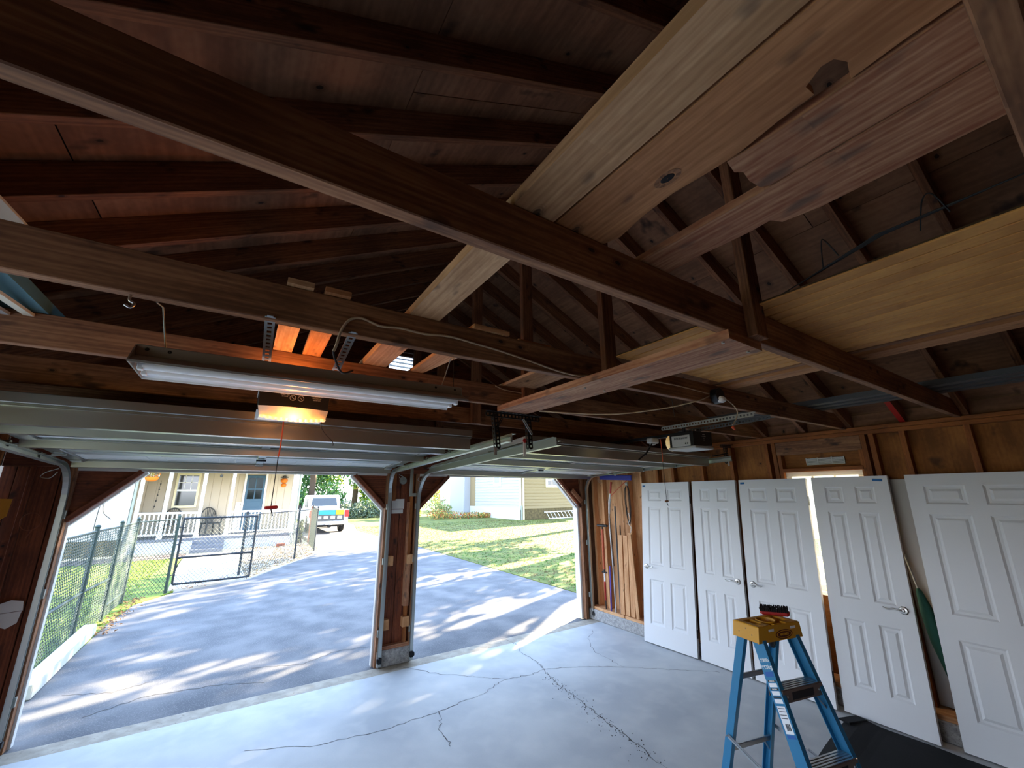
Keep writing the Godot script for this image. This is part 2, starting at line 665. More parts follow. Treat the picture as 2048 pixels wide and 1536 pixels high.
func roof_frame() -> void:
	var ce := structure("ceiling", "open roof of brown rafters and wooden sheathing")
	# sheathing panels, 1.2 m wide along the slope, joints staggered
	for side in 2:
		var xs = [-1.95, -0.705, 0.43, 1.565, 1.67] if side == 0 else [1.67, 1.96, 3.05, 4.14, 5.35]
		var b := slope_basis(side == 1)
		for i in xs.size() - 1:
			var z := -5.62
			var first := true
			while z < 2.7:
				var l := minf(2.44 if not first else [1.1, 2.3, 1.7, 0.9][i], 2.7 - z)
				first = false
				var xm: float = (xs[i] + xs[i + 1]) / 2.0
				var st := S()
				box(st, Vector3(xm, roof_y(xm) + 0.157, z + l / 2) + b.y * 0.0075, Vector3((xs[i + 1] - xs[i]) * 1.118 - 0.005, 0.014, l - 0.005), b)
				obj("sheathing_panel", st, M.deck, ce)
				z += l
		var xe := -1.98 if side == 0 else 5.38
		var xm := (xe + RIDGE_X) / 2
		var sc := S()
		box(sc, Vector3(xm, roof_y(xm) + 0.157, -1.45) + b.y * 0.03, Vector3(absf(xe - RIDGE_X) * 1.118 + 0.03, 0.022, 8.4), b)
		obj("roof_cover", sc, M.void_gap, ce)
		# rafters
		for k in range(-8, 14):
			var zc := -0.765 - 0.4 * k + (0.04 if side == 1 else -0.04)
			if zc < FRONT - 0.05: continue
			var x0 := -1.95 if side == 0 else RIDGE_X + 0.02
			var x1 := RIDGE_X - 0.02 if side == 0 else 5.32
			var st := S()
			box(st, Vector3((x0 + x1) / 2, roof_y((x0 + x1) / 2) + 0.0785, zc), Vector3((x1 - x0) * 1.118, 0.14, 0.04), b, 0.002)
			var o := obj("rafter", st, M.rafter, ce)
			if side == 1 and k == 1:
				st = S()
				box(st, Vector3(4.86, roof_y(4.86) - 0.0005, zc), Vector3(0.34, 0.002, 0.041), b)
				obj("red_paint", st, M.red_plastic, o)
	var st := S()
	bx(st, Vector3(RIDGE_X - 0.02, 4.12, FRONT), Vector3(RIDGE_X + 0.02, 4.3, 2.5), 0.002)
	obj("ridge_board", st, M.rafter, ce)
	# blocking between the rafters over the side walls
	for r in [[5.06, 5.085], [-1.745, -1.72]]:
		st = S()
		bx(st, Vector3(r[0], 2.5, FRONT - 0.1), Vector3(r[1], roof_y(r[0] if r[0] < 0 else r[1]) + 0.155, 2.5))
		obj("eave_blocking", st, M.deck, ce)
	# tie beams with king posts
	for k in range(-3, 7):
		var z := 0.025 - 0.795 * k
		st = S()
		bx(st, Vector3(-1.72, TIE_Y, z - 0.02), Vector3(5.04, TIE_Y + 0.14, z + 0.02), 0.003)
		obj("tie_beam", st, M.tie, ce)
		if k > 0:
			st = S()
			bx(st, Vector3(1.61, TIE_Y + 0.0, z + 0.02), Vector3(1.70, 4.2, z + 0.06), 0.003)
			obj("king_post", st, M.rafter, ce)


func front_wall() -> void:
	var w := structure("wall_front", "dark brown inside of the front wall round two door openings")
	var f := FRONT
	var part := func(name: String, lo: Vector3, hi: Vector3, m: Material, e := 0.002) -> MeshInstance3D:
		var st := S()
		bx(st, lo, hi, e)
		return obj(name, st, m, w)
	# outside skin
	part.call("siding", Vector3(-1.85, 0, f - 0.13), Vector3(-1.24, 2.5, f - 0.09), M.siding_white)
	part.call("siding", Vector3(1.55, 0, f - 0.13), Vector3(1.98, 2.5, f - 0.09), M.siding_white)
	part.call("siding", Vector3(4.80, 0, f - 0.13), Vector3(5.22, 2.5, f - 0.09), M.siding_white)
	part.call("siding", Vector3(-1.85, 2.16, f - 0.13), Vector3(5.22, 2.5, f - 0.09), M.siding_white)
	# gable of horizontal boards with a louvred vent
	for i in 13:
		var y := 2.5 + i * 0.14
		var hw := (4.34 - y) * 2.0
		for s in [[RIDGE_X - hw, RIDGE_X - 0.18], [RIDGE_X + 0.18, RIDGE_X + hw]] if y > 3.4 and y < 3.75 else [[RIDGE_X - hw, RIDGE_X + hw]]:
			if s[1] - s[0] > 0.05: part.call("gable_board", Vector3(s[0], y + 0.002, f - 0.12), Vector3(s[1], y + 0.139, f - 0.1), M.dark_board)
	var sk := S()
	prism(sk, [Vector2(-1.9, 2.5), Vector2(RIDGE_X - 0.18, 2.5), Vector2(RIDGE_X - 0.18, 4.2), Vector2(RIDGE_X - 0.2, 4.2)], -0.01, Transform3D(Basis(), Vector3(0, 0.02, f - 0.121)))
	prism(sk, [Vector2(5.24, 2.5), Vector2(RIDGE_X + 0.18, 2.5), Vector2(RIDGE_X + 0.18, 4.2), Vector2(RIDGE_X + 0.2, 4.2)], -0.01, Transform3D(Basis(), Vector3(0, 0.02, f - 0.121)))
	bx(sk, Vector3(RIDGE_X - 0.18, 2.5, f - 0.131), Vector3(RIDGE_X + 0.18, 3.47, f - 0.121))
	bx(sk, Vector3(RIDGE_X - 0.18, 3.87, f - 0.131), Vector3(RIDGE_X + 0.18, 4.3, f - 0.121))
	obj("gable_siding", sk, M.siding_white, w)
	for i in 7:
		var st := S()
		box(st, Vector3(RIDGE_X, 3.5 + i * 0.056, f - 0.11), Vector3(0.36, 0.006, 0.055), Basis(Vector3.RIGHT, 0.7))
		obj("vent_slat", st, M.white_paint, w)
	# header beam and the timbers of left and right returns
	part.call("header", Vector3(-1.7, 2.155, f - 0.09), Vector3(5.04, 2.40, f - 0.01), M.dark_board, 0.004)
	part.call("top_plate", Vector3(-1.7, 2.40, f - 0.09), Vector3(5.04, 2.495, f), M.dark_board, 0.004)
	part.call("header_trim", Vector3(-1.24, 2.128, f - 0.13), Vector3(1.55, 2.155, f - 0.02), M.jamb_paint)
	part.call("header_trim", Vector3(1.98, 2.128, f - 0.13), Vector3(4.80, 2.155, f - 0.02), M.jamb_paint)
	for r in [[-1.70, -1.62], [-1.615, -1.50], [-1.495, -1.345], [-1.34, -1.28]]:
		part.call("wall_board", Vector3(r[0], 0.05, f - 0.085), Vector3(r[1], 2.155, f - 0.05 + (0.012 if r[0] == -1.495 else 0.0)), M.dark_board)
	part.call("stud", Vector3(-1.53, 0.05, f - 0.05), Vector3(-1.495, 2.155, f - 0.01), M.dark_board)
	part.call("jamb", Vector3(-1.285, 0.0, f - 0.09), Vector3(-1.24, 2.155, f - 0.015), M.tie)
	part.call("jamb_trim", Vector3(-1.262, 0.0, f - 0.15), Vector3(-1.222, 1.74, f - 0.09), M.white_paint)
	# centre post
	part.call("post_board", Vector3(1.60, 0.17, f - 0.085), Vector3(1.745, 2.155, f - 0.06), M.dark_board)
	part.call("post_board", Vector3(1.75, 0.17, f - 0.085), Vector3(1.94, 2.155, f - 0.062), M.dark_board)
	part.call("jamb", Vector3(1.55, 0.0, f - 0.09), Vector3(1.60, 2.155, f - 0.02), M.tie)
	part.call("jamb", Vector3(1.935, 0.0, f - 0.09), Vector3(1.98, 2.155, f - 0.02), M.tie)
	part.call("jamb_trim", Vector3(1.53, 0.0, f - 0.15), Vector3(1.57, 1.74, f - 0.09), M.jamb_paint)
	part.call("jamb_trim", Vector3(1.96, 0.0, f - 0.15), Vector3(2.0, 1.74, f - 0.09), M.jamb_paint)
	part.call("stud", Vector3(1.865, 0.17, f - 0.062), Vector3(1.90, 2.155, f - 0.012), M.stud)
	part.call("stud", Vector3(1.63, 1.82, f - 0.06), Vector3(1.675, 2.155, f - 0.02), M.stud)
	part.call("cleat", Vector3(1.84, 0.60, f - 0.06), Vector3(1.90, 1.80, f - 0.02), M.red_board)
	part.call("cleat", Vector3(1.845, 0.60, f - 0.018), Vector3(1.905, 1.08, f + 0.01), M.red_board)
	for b in [[1.62, 1.685, 1.12], [1.85, 1.925, 1.12], [1.61, 1.68, 0.43], [1.84, 1.925, 0.43]]:
		part.call("block", Vector3(b[0], b[2] - 0.055, f - 0.06), Vector3(b[1], b[2] + 0.055, f + 0.012), M.fresh, 0.003)
	part.call("bottom_plate", Vector3(1.60, 0.17, f - 0.09), Vector3(1.94, 0.21, f + 0.0), M.red_board)
	part.call("footing", Vector3(1.57, 0.0, f - 0.10), Vector3(1.96, 0.17, f + 0.02), M.curb, 0.012)
	part.call("paper_label", Vector3(1.645, 1.72, f - 0.0585), Vector3(1.80, 1.84, f - 0.057), M.paper, 0.0)
	part.call("paper_label", Vector3(1.645, 1.665, f - 0.0585), Vector3(1.79, 1.712, f - 0.057), M.paper, 0.0)
	var st := S()
	lathe(st, [Vector2(0.001, 0.012), Vector2(0.045, 0.012), Vector2(0.05, 0.0)], 16, Transform3D(Basis(Vector3.RIGHT, PI / 2), Vector3(1.77, 2.07, f - 0.06)))
	obj("round_cover", st, M.galv_dull, w)
	part.call("steel_angle", Vector3(1.845, 1.88, f - 0.012), Vector3(1.885, 2.24, f - 0.006), M.galv)
	part.call("steel_angle", Vector3(1.845, 1.87, f - 0.012), Vector3(1.94, 1.91, f - 0.005), M.galv)
	# right return
	for r in [[4.83, 4.92], [4.925, 5.0], [5.005, 5.09]]:
		part.call("wall_board", Vector3(r[0], 0.05, f - 0.085), Vector3(r[1], 2.155, f - 0.05), M.tie)
	part.call("jamb", Vector3(4.80, 0.0, f - 0.09), Vector3(4.85, 2.155, f - 0.02), M.tie)
	part.call("jamb_trim", Vector3(4.765, 0.0, f - 0.20), Vector3(4.805, 1.74, f - 0.09), M.white_paint)
	# corner gussets with their diagonal braces
	for g in [[-1.24, 1, 0.44], [1.55, -1, 0.39], [1.98, 1, 0.42], [4.80, -1, 0.46]]:
		var x: float = g[0]
		var d: float = g[1]
		var s: float = g[2]
		st = S()
		prism(st, [Vector2(x, 2.15), Vector2(x + d * s, 2.15), Vector2(x, 2.15 - s)], 0.02, Transform3D(Basis(), Vector3(0, 0, f - 0.085)))
		obj("gusset", st, M.dark_board, w)
		st = S()
		bar(st, Vector3(x + d * 0.0, 2.135 - s, f - 0.045), Vector3(x + d * s, 2.135, f - 0.045), 0.05, 0.045, Vector3(d, -1, 0), 0.003)
		obj("brace", st, M.dark_board, w)
		st = S()
		bar(st, Vector3(x - d * 0.01, 2.085 - s, f - 0.125), Vector3(x + d * (s + 0.03), 2.125, f - 0.125), 0.06, 0.035, Vector3(d, -1, 0), 0.003)
		obj("brace_trim", st, M.white_paint, w)
	st = S()
	bar(st, Vector3(4.60, 1.945, f - 0.01), Vector3(4.80, 1.76, f - 0.01), 0.03, 0.075, Vector3(1, 1, 0), 0.006)
	obj("scrap_block", st, M.red_board, w)


func right_wall() -> void:
	var w := structure("wall_right", "stud wall with orange brown plywood between the studs")
	var part := func(name: String, lo: Vector3, hi: Vector3, m: Material, e := 0.002, p: Node3D = w) -> MeshInstance3D:
		var st := S()
		bx(st, lo, hi, e)
		return obj(name, st, m, p)
	var wa := -2.23
	var wz := -1.46
	# plywood sheets
	for r in [[-5.24, -4.62, 0.19, 2.43, 1], [-4.615, -3.62, 0.19, 2.43, 1], [-3.615, -2.8, 0.19, 2.43, 0], [-2.795, wa, 0.19, 2.43, 0], [wa, wz, 2.14, 2.43, 0], [wa, wz, 0.19, 0.92, 0], [wz, -0.76, 0.19, 2.43, 0], [-0.755, 0.45, 0.19, 2.43, 0], [0.455, 1.66, 0.19, 2.43, 0], [1.665, 2.5, 0.19, 2.43, 0]]:
		part.call("plywood", Vector3(5.09, r[2], r[0]), Vector3(5.105, r[3], r[1] - 0.003), M.fresh if r[4] else M.ply, 0.0)
	for r in [[-5.36, wa, 0.0, 2.52], [wz, 2.6, 0.0, 2.52], [wa, wz, 2.12, 2.52], [wa, wz, 0.0, 0.92]]:
		part.call("siding", Vector3(5.106, r[2], r[0]), Vector3(5.17, r[3], r[1]), M.siding_white, 0.0)
	for z in [-5.18, -4.96, -4.42, -4.16, -3.86, -3.6, -3.16, -2.76, -2.335, -2.255, -1.44, -1.375, -1.15, -0.74, -0.34, 0.06, 0.46, 0.86, 1.26, 1.66, 2.06]:
		part.call("stud", Vector3(5.0, 0.19, z - 0.02), Vector3(5.09, 2.425, z + 0.02), M.fresh if z < -4.1 else M.stud)
	part.call("top_plate", Vector3(4.995, 2.425, FRONT), Vector3(5.09, 2.462, 2.5), M.stud, 0.003)
	part.call("top_plate", Vector3(4.99, 2.464, FRONT), Vector3(5.09, 2.5, 2.5), M.stud, 0.003)
	var z := FRONT
	for l in [0.27, 0.42, 0.4, 0.55, 2.4, 1.5]:
		part.call("sill_plate", Vector3(4.885 + 0.012 * (int(l * 100) % 2), 0.15, z), Vector3(5.09, 0.19, z + l - 0.012), M.fresh, 0.003)
		z += l
	part.call("foundation_curb", Vector3(4.876, 0.0, FRONT - 0.1), Vector3(5.2, 0.15, 2.6), M.curb, 0.01)
	# rough opening over the window
	part.call("window_header", Vector3(4.998, 2.285, wa), Vector3(5.06, 2.424, wz), M.tie, 0.003)
	part.call("trimmer", Vector3(5.005, 0.92, wa), Vector3(5.09, 2.285, wa + 0.038), M.stud)
	part.call("trimmer", Vector3(5.005, 0.92, wz - 0.038), Vector3(5.09, 2.285, wz), M.stud)
	part.call("rail", Vector3(5.0, 2.098, wa + 0.03), Vector3(5.09, 2.136, wz - 0.02), M.stud, 0.003)
	part.call("sill_board", Vector3(4.985, 0.905, wa), Vector3(5.10, 0.94, wz), M.jamb_paint, 0.003)
	var ve := structure("trim_1", "pale slatted vent above the window")
	for i in 5:
		var st := S()
		box(st, Vector3(5.082, 2.172 + i * 0.0145, -1.813), Vector3(0.012, 0.010, 0.335), Basis(Vector3.BACK, 0.5))
		obj("slat", st, M.steel_white, ve)
	for zz in [-1.98, -1.875, -1.75, -1.645]:
		part.call("divider", Vector3(5.074, 2.165, zz - 0.004), Vector3(5.09, 2.24, zz + 0.004), M.steel_white, 0.0, ve)
	# the window
	var wi := structure("window_1", "six over six wooden window half hidden by the leaning doors")
	for r in [[0.94, 0.99], [1.49, 1.545], [2.05, 2.098]]:
		part.call("sash_rail", Vector3(5.045, r[0], wa + 0.04), Vector3(5.085, r[1], wz - 0.04), M.jamb_paint, 0.003, wi)
	for zz in [wa + 0.04, wz - 0.09]:
		part.call("sash_stile", Vector3(5.045, 0.99, zz), Vector3(5.085, 2.05, zz + 0.05), M.jamb_paint, 0.003, wi)
	for k in [1, 2]:
		var zz := lerpf(wa + 0.09, wz - 0.09, k / 3.0)
		part.call("muntin", Vector3(5.05, 0.99, zz - 0.009), Vector3(5.08, 2.05, zz + 0.009), M.jamb_paint, 0.002, wi)
	for y in [1.235, 1.80]:
		part.call("muntin", Vector3(5.05, y - 0.009, wa + 0.09), Vector3(5.08, y + 0.009, wz - 0.09), M.jamb_paint, 0.002, wi)
	part.call("pane", Vector3(5.064, 0.99, wa + 0.09), Vector3(5.066, 1.49, wz - 0.09), M.clear_glass, 0.0, wi)
	part.call("pane", Vector3(5.064, 1.545, wa + 0.09), Vector3(5.066, 2.05, wz - 0.09), M.clear_glass, 0.0, wi)


# ---------------------------------------------------------------- lumber and fittings up on the tie beams
func plank(called: String, label: String, m: Material, outline: Array, y: float, thick: float, group := "boards lying on the tie beams") -> Node3D:
	# outline in (x, z), seen from above
	var t := thing(called, label, "board", Vector3(outline[0][0], y, outline[0][1]), 0.0, group)
	var poly := []
	for q in outline: poly.append(Vector2(q[1] - outline[0][1], q[0] - outline[0][0]))
	var st := S()
	# the polygon's own x runs along z of the world so that the grain follows the board
	prism(st, poly, thick, Transform3D(Basis(Vector3(0, 0, 1), Vector3(1, 0, 0), Vector3(0, 1, 0)), Vector3.ZERO))
	obj("timber", st, m, t)
	return t


func overhead_things() -> void:
	var y := TIE_Y + 0.1415
	plank("plank", "wide pale plank reaching furthest towards the openings on top of the tie beams", M.board, [[0.503, 2.0], [0.503, -2.45], [0.636, -2.45], [0.636, 2.0]], y, 0.036)
	var b := plank("plank", "worn plank with one big dark knot and a rotten notch beside the longest pale plank", M.board_warm,
		[[0.646, 2.0], [0.646, -0.785], [0.82, -0.785], [0.846, -0.70], [0.826, -0.6], [0.82, -0.5], [0.832, -0.4], [0.835, -0.34], [0.822, -0.25], [0.819, -0.188], [0.788, -0.19], [0.768, -0.158], [0.772, -0.14], [0.8, -0.128], [0.84, -0.137], [0.834, -0.06], [0.838, 2.0]], y, 0.022)
	var st := S()
	lathe(st, [Vector2(0.001, 0), Vector2(0.010, 0), Vector2(0.013, 0.003)], 14, Transform3D(Basis.from_scale(Vector3(1.0, 1, 1.6)), Vector3(0.765, y - 0.0015, -0.476) - b.position))
	obj("knot", st, M.brush_black, b)
	st = S()
	lathe(st, [Vector2(0.013, 0.0005), Vector2(0.021, 0.0)], 14, Transform3D(Basis.from_scale(Vector3(1.0, 1, 1.7)), Vector3(0.765, y - 0.001, -0.476) - b.position))
	obj("knot_ring", st, M.tie, b)
	plank("plank", "short reddish plank with a ragged broken end between two longer planks", M.red_board,
		[[0.852, 2.0], [0.848, -0.3], [0.838, -0.37], [0.883, -0.378], [0.90, -0.366], [0.941, -0.373], [0.984, -0.37], [0.999, -0.355], [1.003, 2.0]], y, 0.022)
	plank("plank", "weathered plank with a stepped edge nearest the yellow grooved panel", M.red_board,
		[[1.012, 2.0], [1.006, -0.37], [1.002, -0.83], [1.14, -0.83], [1.143, -0.757], [1.137, -0.63], [1.148, -0.479], [1.143, -0.42], [1.178, -0.405], [1.197, -0.321], [1.196, -0.092], [1.188, 2.0]], y, 0.024)
	plank("lath", "orange lit board nearest the left metal strap behind the second tie beam", M.board, [[0.045, -1.52], [0.05, -2.5], [0.137, -2.5], [0.132, -1.52]], y, 0.02)
	plank("lath", "orange lit board between the two metal straps behind the second tie beam", M.board_warm, [[0.17, -1.52], [0.19, -2.5], [0.278, -2.5], [0.262, -1.52]], y, 0.02)
	plank("lath", "short pale board right of the long plank near the gable vent", M.fresh, [[0.80, -1.53], [0.79, -2.42], [0.855, -2.42], [0.99, -1.53]], y, 0.02)
	plank("lath", "pale board lying beside the far king post behind the red brown plank", M.board, [[1.46, -1.9], [1.46, -2.6], [1.70, -2.6], [1.70, -1.9]], y - 0.0, 0.02)
	plank("lumber", "long dark timber lying close beside the yellow grooved panel", M.tie, [[2.71, 2.0], [2.71, -1.62], [2.75, -1.62], [2.75, 2.0]], y, 0.09)
	plank("lumber", "long brown timber with a pale underside lying right of the yellow grooved panel", M.board_warm, [[2.83, 2.0], [2.83, -1.66], [2.965, -1.66], [2.965, 2.0]], y, 0.04)
	# red brown plank fixed under the beams
	var r := plank("plank", "red brown plank fixed along the underside of the tie beams", M.red_board, [[1.455, -0.74], [1.43, -2.375], [1.668, -2.375], [1.71, -0.748]], 2.452, 0.037, "")
	for p in [Vector3(1.47, 2.448, -0.775), Vector3(1.66, 2.448, -0.78), Vector3(1.5, 2.448, -1.57), Vector3(1.63, 2.448, -1.55)]:
		st = S()
		lathe(st, [Vector2(0.001, -0.004), Vector2(0.006, -0.003), Vector2(0.006, 0.004)], 8, Transform3D(Basis(), p - r.position))
		obj("bolt", st, M.galv, r)

	# yellow grooved panel: beads between dark grooves
	var bp := thing("beadboard_panel", "yellow grooved beadboard panel laid across the right of the tie beams", "panel", Vector3(2.178, y, 0.0))
	var w := 1.026 / 13.0
	for i in 13:
		st = S()
		bx(st, Vector3(-0.513 + i * w + 0.0045, 0.0, -1.485), Vector3(-0.513 + (i + 1) * w - 0.0045, 0.012, 0.93), 0.002)
		obj("bead", st, M.bead, bp)
	st = S()
	bx(st, Vector3(-0.511, 0.006, -1.484), Vector3(0.511, 0.011, 0.93))
	obj("backing", st, M.groove, bp)

	# thin black rods with loops lying on the panel
	var wr := thing("wire_bundle", "bundle of thin black wire rods with loops on top of the yellow panel", "wire", Vector3(1.62, y + 0.02, -0.3))
	for i in 5:
		st = S()
		tube(st, [Vector3(-0.09 + i * 0.02, 0.01 + 0.012 * i, 0.55), Vector3(-0.06 + i * 0.025, 0.02 + 0.01 * i, 0.0), Vector3(0.08 + i * 0.012, 0.0, -0.34 - 0.03 * i)], 0.0022, 6)
		obj("rod", st, M.black_cable, wr)
	for z in [0.16, -0.1]:
		st = S()
		tube(st, smooth([Vector3(-0.06, 0.0, z), Vector3(-0.09, 0.06, z - 0.02), Vector3(-0.02, 0.085, z - 0.05), Vector3(0.05, 0.03, z - 0.08)]), 0.002, 6)
		obj("loop", st, M.black_cable, wr)

	# dark metal lengths over the right plate
	for i in 3:
		var d := thing("metal_channel", ["leftmost dark metal channel lying over the right wall plate", "middle dark metal channel lying over the right wall plate", "rightmost dark metal channel nearest the right wall plate"][i], "channel", Vector3(4.16 + i * 0.16, y, -1.0), 0.0, "metal channels over the right plate")
		st = S()
		bx(st, Vector3(-0.045, 0, -1.55), Vector3(0.045, 0.006, 1.9), 0.001)
		obj("web", st, M.truck_grey, d)
		for s in [-1, 1]:
			st = S()
			bx(st, Vector3(0.045 * s - 0.003, 0.006, -1.55), Vector3(0.045 * s + 0.003, 0.04, 1.9), 0.001)
			obj("flange", st, M.truck_grey, d)

	# stored boards at the left edge of the picture
	var tb := thing("foam_board", "long teal rounded board lying on the left tie beams", "board", Vector3(-1.0, y, -1.9))
	st = S()
	prism(st, [Vector2(-0.2, -1.0), Vector2(0.20, -1.0), Vector2(0.24, -0.8), Vector2(0.245, 0.9), Vector2(-0.2, 0.9)], 0.05, Transform3D(Basis(Vector3(1, 0, 0), Vector3(0, 0, 1), Vector3(0, -1, 0)), Vector3(0, 0.05, 0)))
	obj("core", st, M.teal, tb)
	var cb := thing("curved_board", "cream edged grey board curving up beside the teal board at the left", "board", Vector3(-1.08, y + 0.0, -1.9))
	st = S()
	for i in 10:
		var z0 := -0.5 + i * 0.15
		var f := func(z: float) -> Vector3: return Vector3(0.27 - 0.05 * (z + 0.5) * (z + 0.5), -0.012 - 0.04 * sin((z + 0.5) * 1.6), z)
		bar(st, f.call(z0), f.call(z0 + 0.152), 0.03, 0.012)
	obj("edge", st, M.cream, cb)
	st = S()
	for i in 10:
		var z0 := -0.5 + i * 0.15
		var f := func(z: float) -> Vector3: return Vector3(0.05 - 0.05 * (z + 0.5) * (z + 0.5), -0.02 - 0.05 * sin((z + 0.5) * 1.6), z)
		bar(st, f.call(z0), f.call(z0 + 0.152), 0.34, 0.012)
	obj("sheet", st, M.grey_sheet, cb)
	var gs := thing("sheet_corner", "pointed corner of a pale grey sheet poking in at the left edge", "sheet", Vector3(-0.9, 2.74, -1.66))
	st = S()
	prism(st, [Vector2(-0.3, 0.35), Vector2(0.20, 0.06), Vector2(0.215, -0.15), Vector2(-0.3, -0.13)], 0.008, Transform3D(Basis(Vector3(1, 0.04, 0), Vector3(0, 0, 1), Vector3(0, -1, 0)), Vector3.ZERO))
	obj("sheet", st, M.cream, gs)

	shop_light()
	# pale square panel leaning on a far king post
	var sq := thing("square_panel", "small pale square panel with a wooden edge lying behind the second tie beam", "panel", Vector3(1.19, y + 0.012, -1.70))
	st = S()
	box(st, Vector3.ZERO, Vector3(0.19, 0.012, 0.2), Basis(), 0.002)
	obj("face", st, M.cream, sq)
	for s in [[Vector3(0.1, 0.004, 0), Vector3(0.012, 0.022, 0.22)], [Vector3(-0.1, 0.004, 0), Vector3(0.012, 0.022, 0.22)], [Vector3(0, 0.004, 0.105), Vector3(0.19, 0.022, 0.012)], [Vector3(0, 0.004, -0.105), Vector3(0.19, 0.022, 0.012)]]:
		st = S()
		box(st, s[0], s[1], Basis(), 0.002)
		obj("edge", st, M.fresh, sq)

	# cables
	var za := -1.5395
	var cables := [
		["cable", "long tan cable stapled in waves along the second tie beam", M.cable, 0.0052, [[0.222, 2.41, za], [0.229, 2.432, za], [0.242, 2.499, za], [0.268, 2.546, za], [0.313, 2.563, za], [0.382, 2.547, za], [0.463, 2.556, za], [0.57, 2.553, za], [0.685, 2.566, za], [0.835, 2.556, za], [0.942, 2.548, za], [1.115, 2.528, za], [1.272, 2.507, za], [1.407, 2.501, za], [1.50, 2.512, za]]],
		["cable", "tan cable sagging on the third tie beam left of the red brown plank", M.cable, 0.0045, [[1.39, 2.619, -2.332], [1.47, 2.6, -2.332], [1.64, 2.596, -2.332], [1.753, 2.60, -2.332]]],
		["cable", "tan cable looping along the second tie beam to the black junction box", M.cable, 0.0045, [[1.72, 2.55, za], [2.0, 2.56, za], [2.3, 2.565, za], [2.64, 2.555, za]]],
		["cable", "pale cable crossing under the beams right of the red brown plank", M.cable, 0.0045, [[1.74, 2.47, -2.3], [2.05, 2.42, -1.95], [2.3, 2.44, -1.7], [2.5, 2.49, -1.55], [2.64, 2.54, za]]],
		["cable", "cable dropping from the black junction box to an orange connector", M.cable, 0.004, [[2.76, 2.545, za], [2.85, 2.53, -1.53], [2.95, 2.477, -1.53], [2.955, 2.42, -1.54], [2.90, 2.36, -1.55]]],
		["cord", "black power cord dangling beside the right metal strap", M.black_cable, 0.004, [[0.222, 2.41, za], [0.235, 2.385, -1.56], [0.27, 2.35, -1.6], [0.33, 2.40, -1.72]]],
		["cord", "thin black wire hanging below the left opener", M.black_cable, 0.0018, [[0.29, 2.26, -2.12], [0.29, 2.22, -2.13], [0.31, 2.19, -2.14], [0.35, 2.15, -2.14], [0.355, 2.13, -2.14]]],
		["rod", "thin rod hanging between the second and third tie beams", M.black_cable, 0.002, [[0.87, 2.63, -1.9], [0.875, 2.40, -1.9]]],
		["rod", "thin rod hanging beside the second tie beam near the junction box", M.black_cable, 0.002, [[2.30, 2.49, -1.6], [2.31, 2.37, -1.6]]],
	]
	for c in cables:
		var pts := []
		for q in c[4]: pts.append(Vector3(q[0], q[1], q[2]))
		var o: Vector3 = pts[0]
		for i in pts.size(): pts[i] -= o
		st = S()
		tube(st, smooth(pts, 5), c[3], 7)
		var m := obj(c[0], st, c[2])
		m.position = o
		tag(m, c[1], c[0], "cables and rods on the beams" if c[0] == "cable" else "")
	var cn := thing("wire_connector", "small orange wire connector hanging at a cable end", "connector", Vector3(2.90, 2.345, -1.55))
	st = S()
	lathe(st, [Vector2(0.001, -0.03), Vector2(0.006, -0.028), Vector2(0.011, 0.0), Vector2(0.001, 0.006)], 8, Transform3D(Basis(Vector3.BACK, 1.0), Vector3.ZERO))
	obj("cap", st, M.orange_cord, cn)
	var jb := thing("junction_box", "black junction box with a white round cover on the second tie beam", "junction box", Vector3(2.705, 2.545, -1.5445))
	st = S()
	lathe(st, [Vector2(0.001, 0.0), Vector2(0.055, 0.0), Vector2(0.055, 0.045), Vector2(0.05, 0.05), Vector2(0.001, 0.05)], 8, Transform3D(Basis(Vector3.RIGHT, PI / 2), Vector3.ZERO))
	obj("box", st, M.black_plastic, jb)
	st = S()
	sphere(st, Vector3(0.004, -0.03, 0.045), Vector3(0.042, 0.024, 0.03), 12)
	obj("cover", st, M.white_paint, jb)
	var ey := thing("screw_hook", "small metal screw hook under the second tie beam left of the shop light", "hook", Vector3(-0.355, TIE_Y, -1.565))
	st = S()
	tube(st, smooth([Vector3(0, 0.0, 0), Vector3(0, -0.018, 0), Vector3(0.012, -0.026, 0), Vector3(0.006, -0.04, 0), Vector3(-0.008, -0.034, 0)], 4), 0.004, 6)
	obj("wire", st, M.nickel, ey)


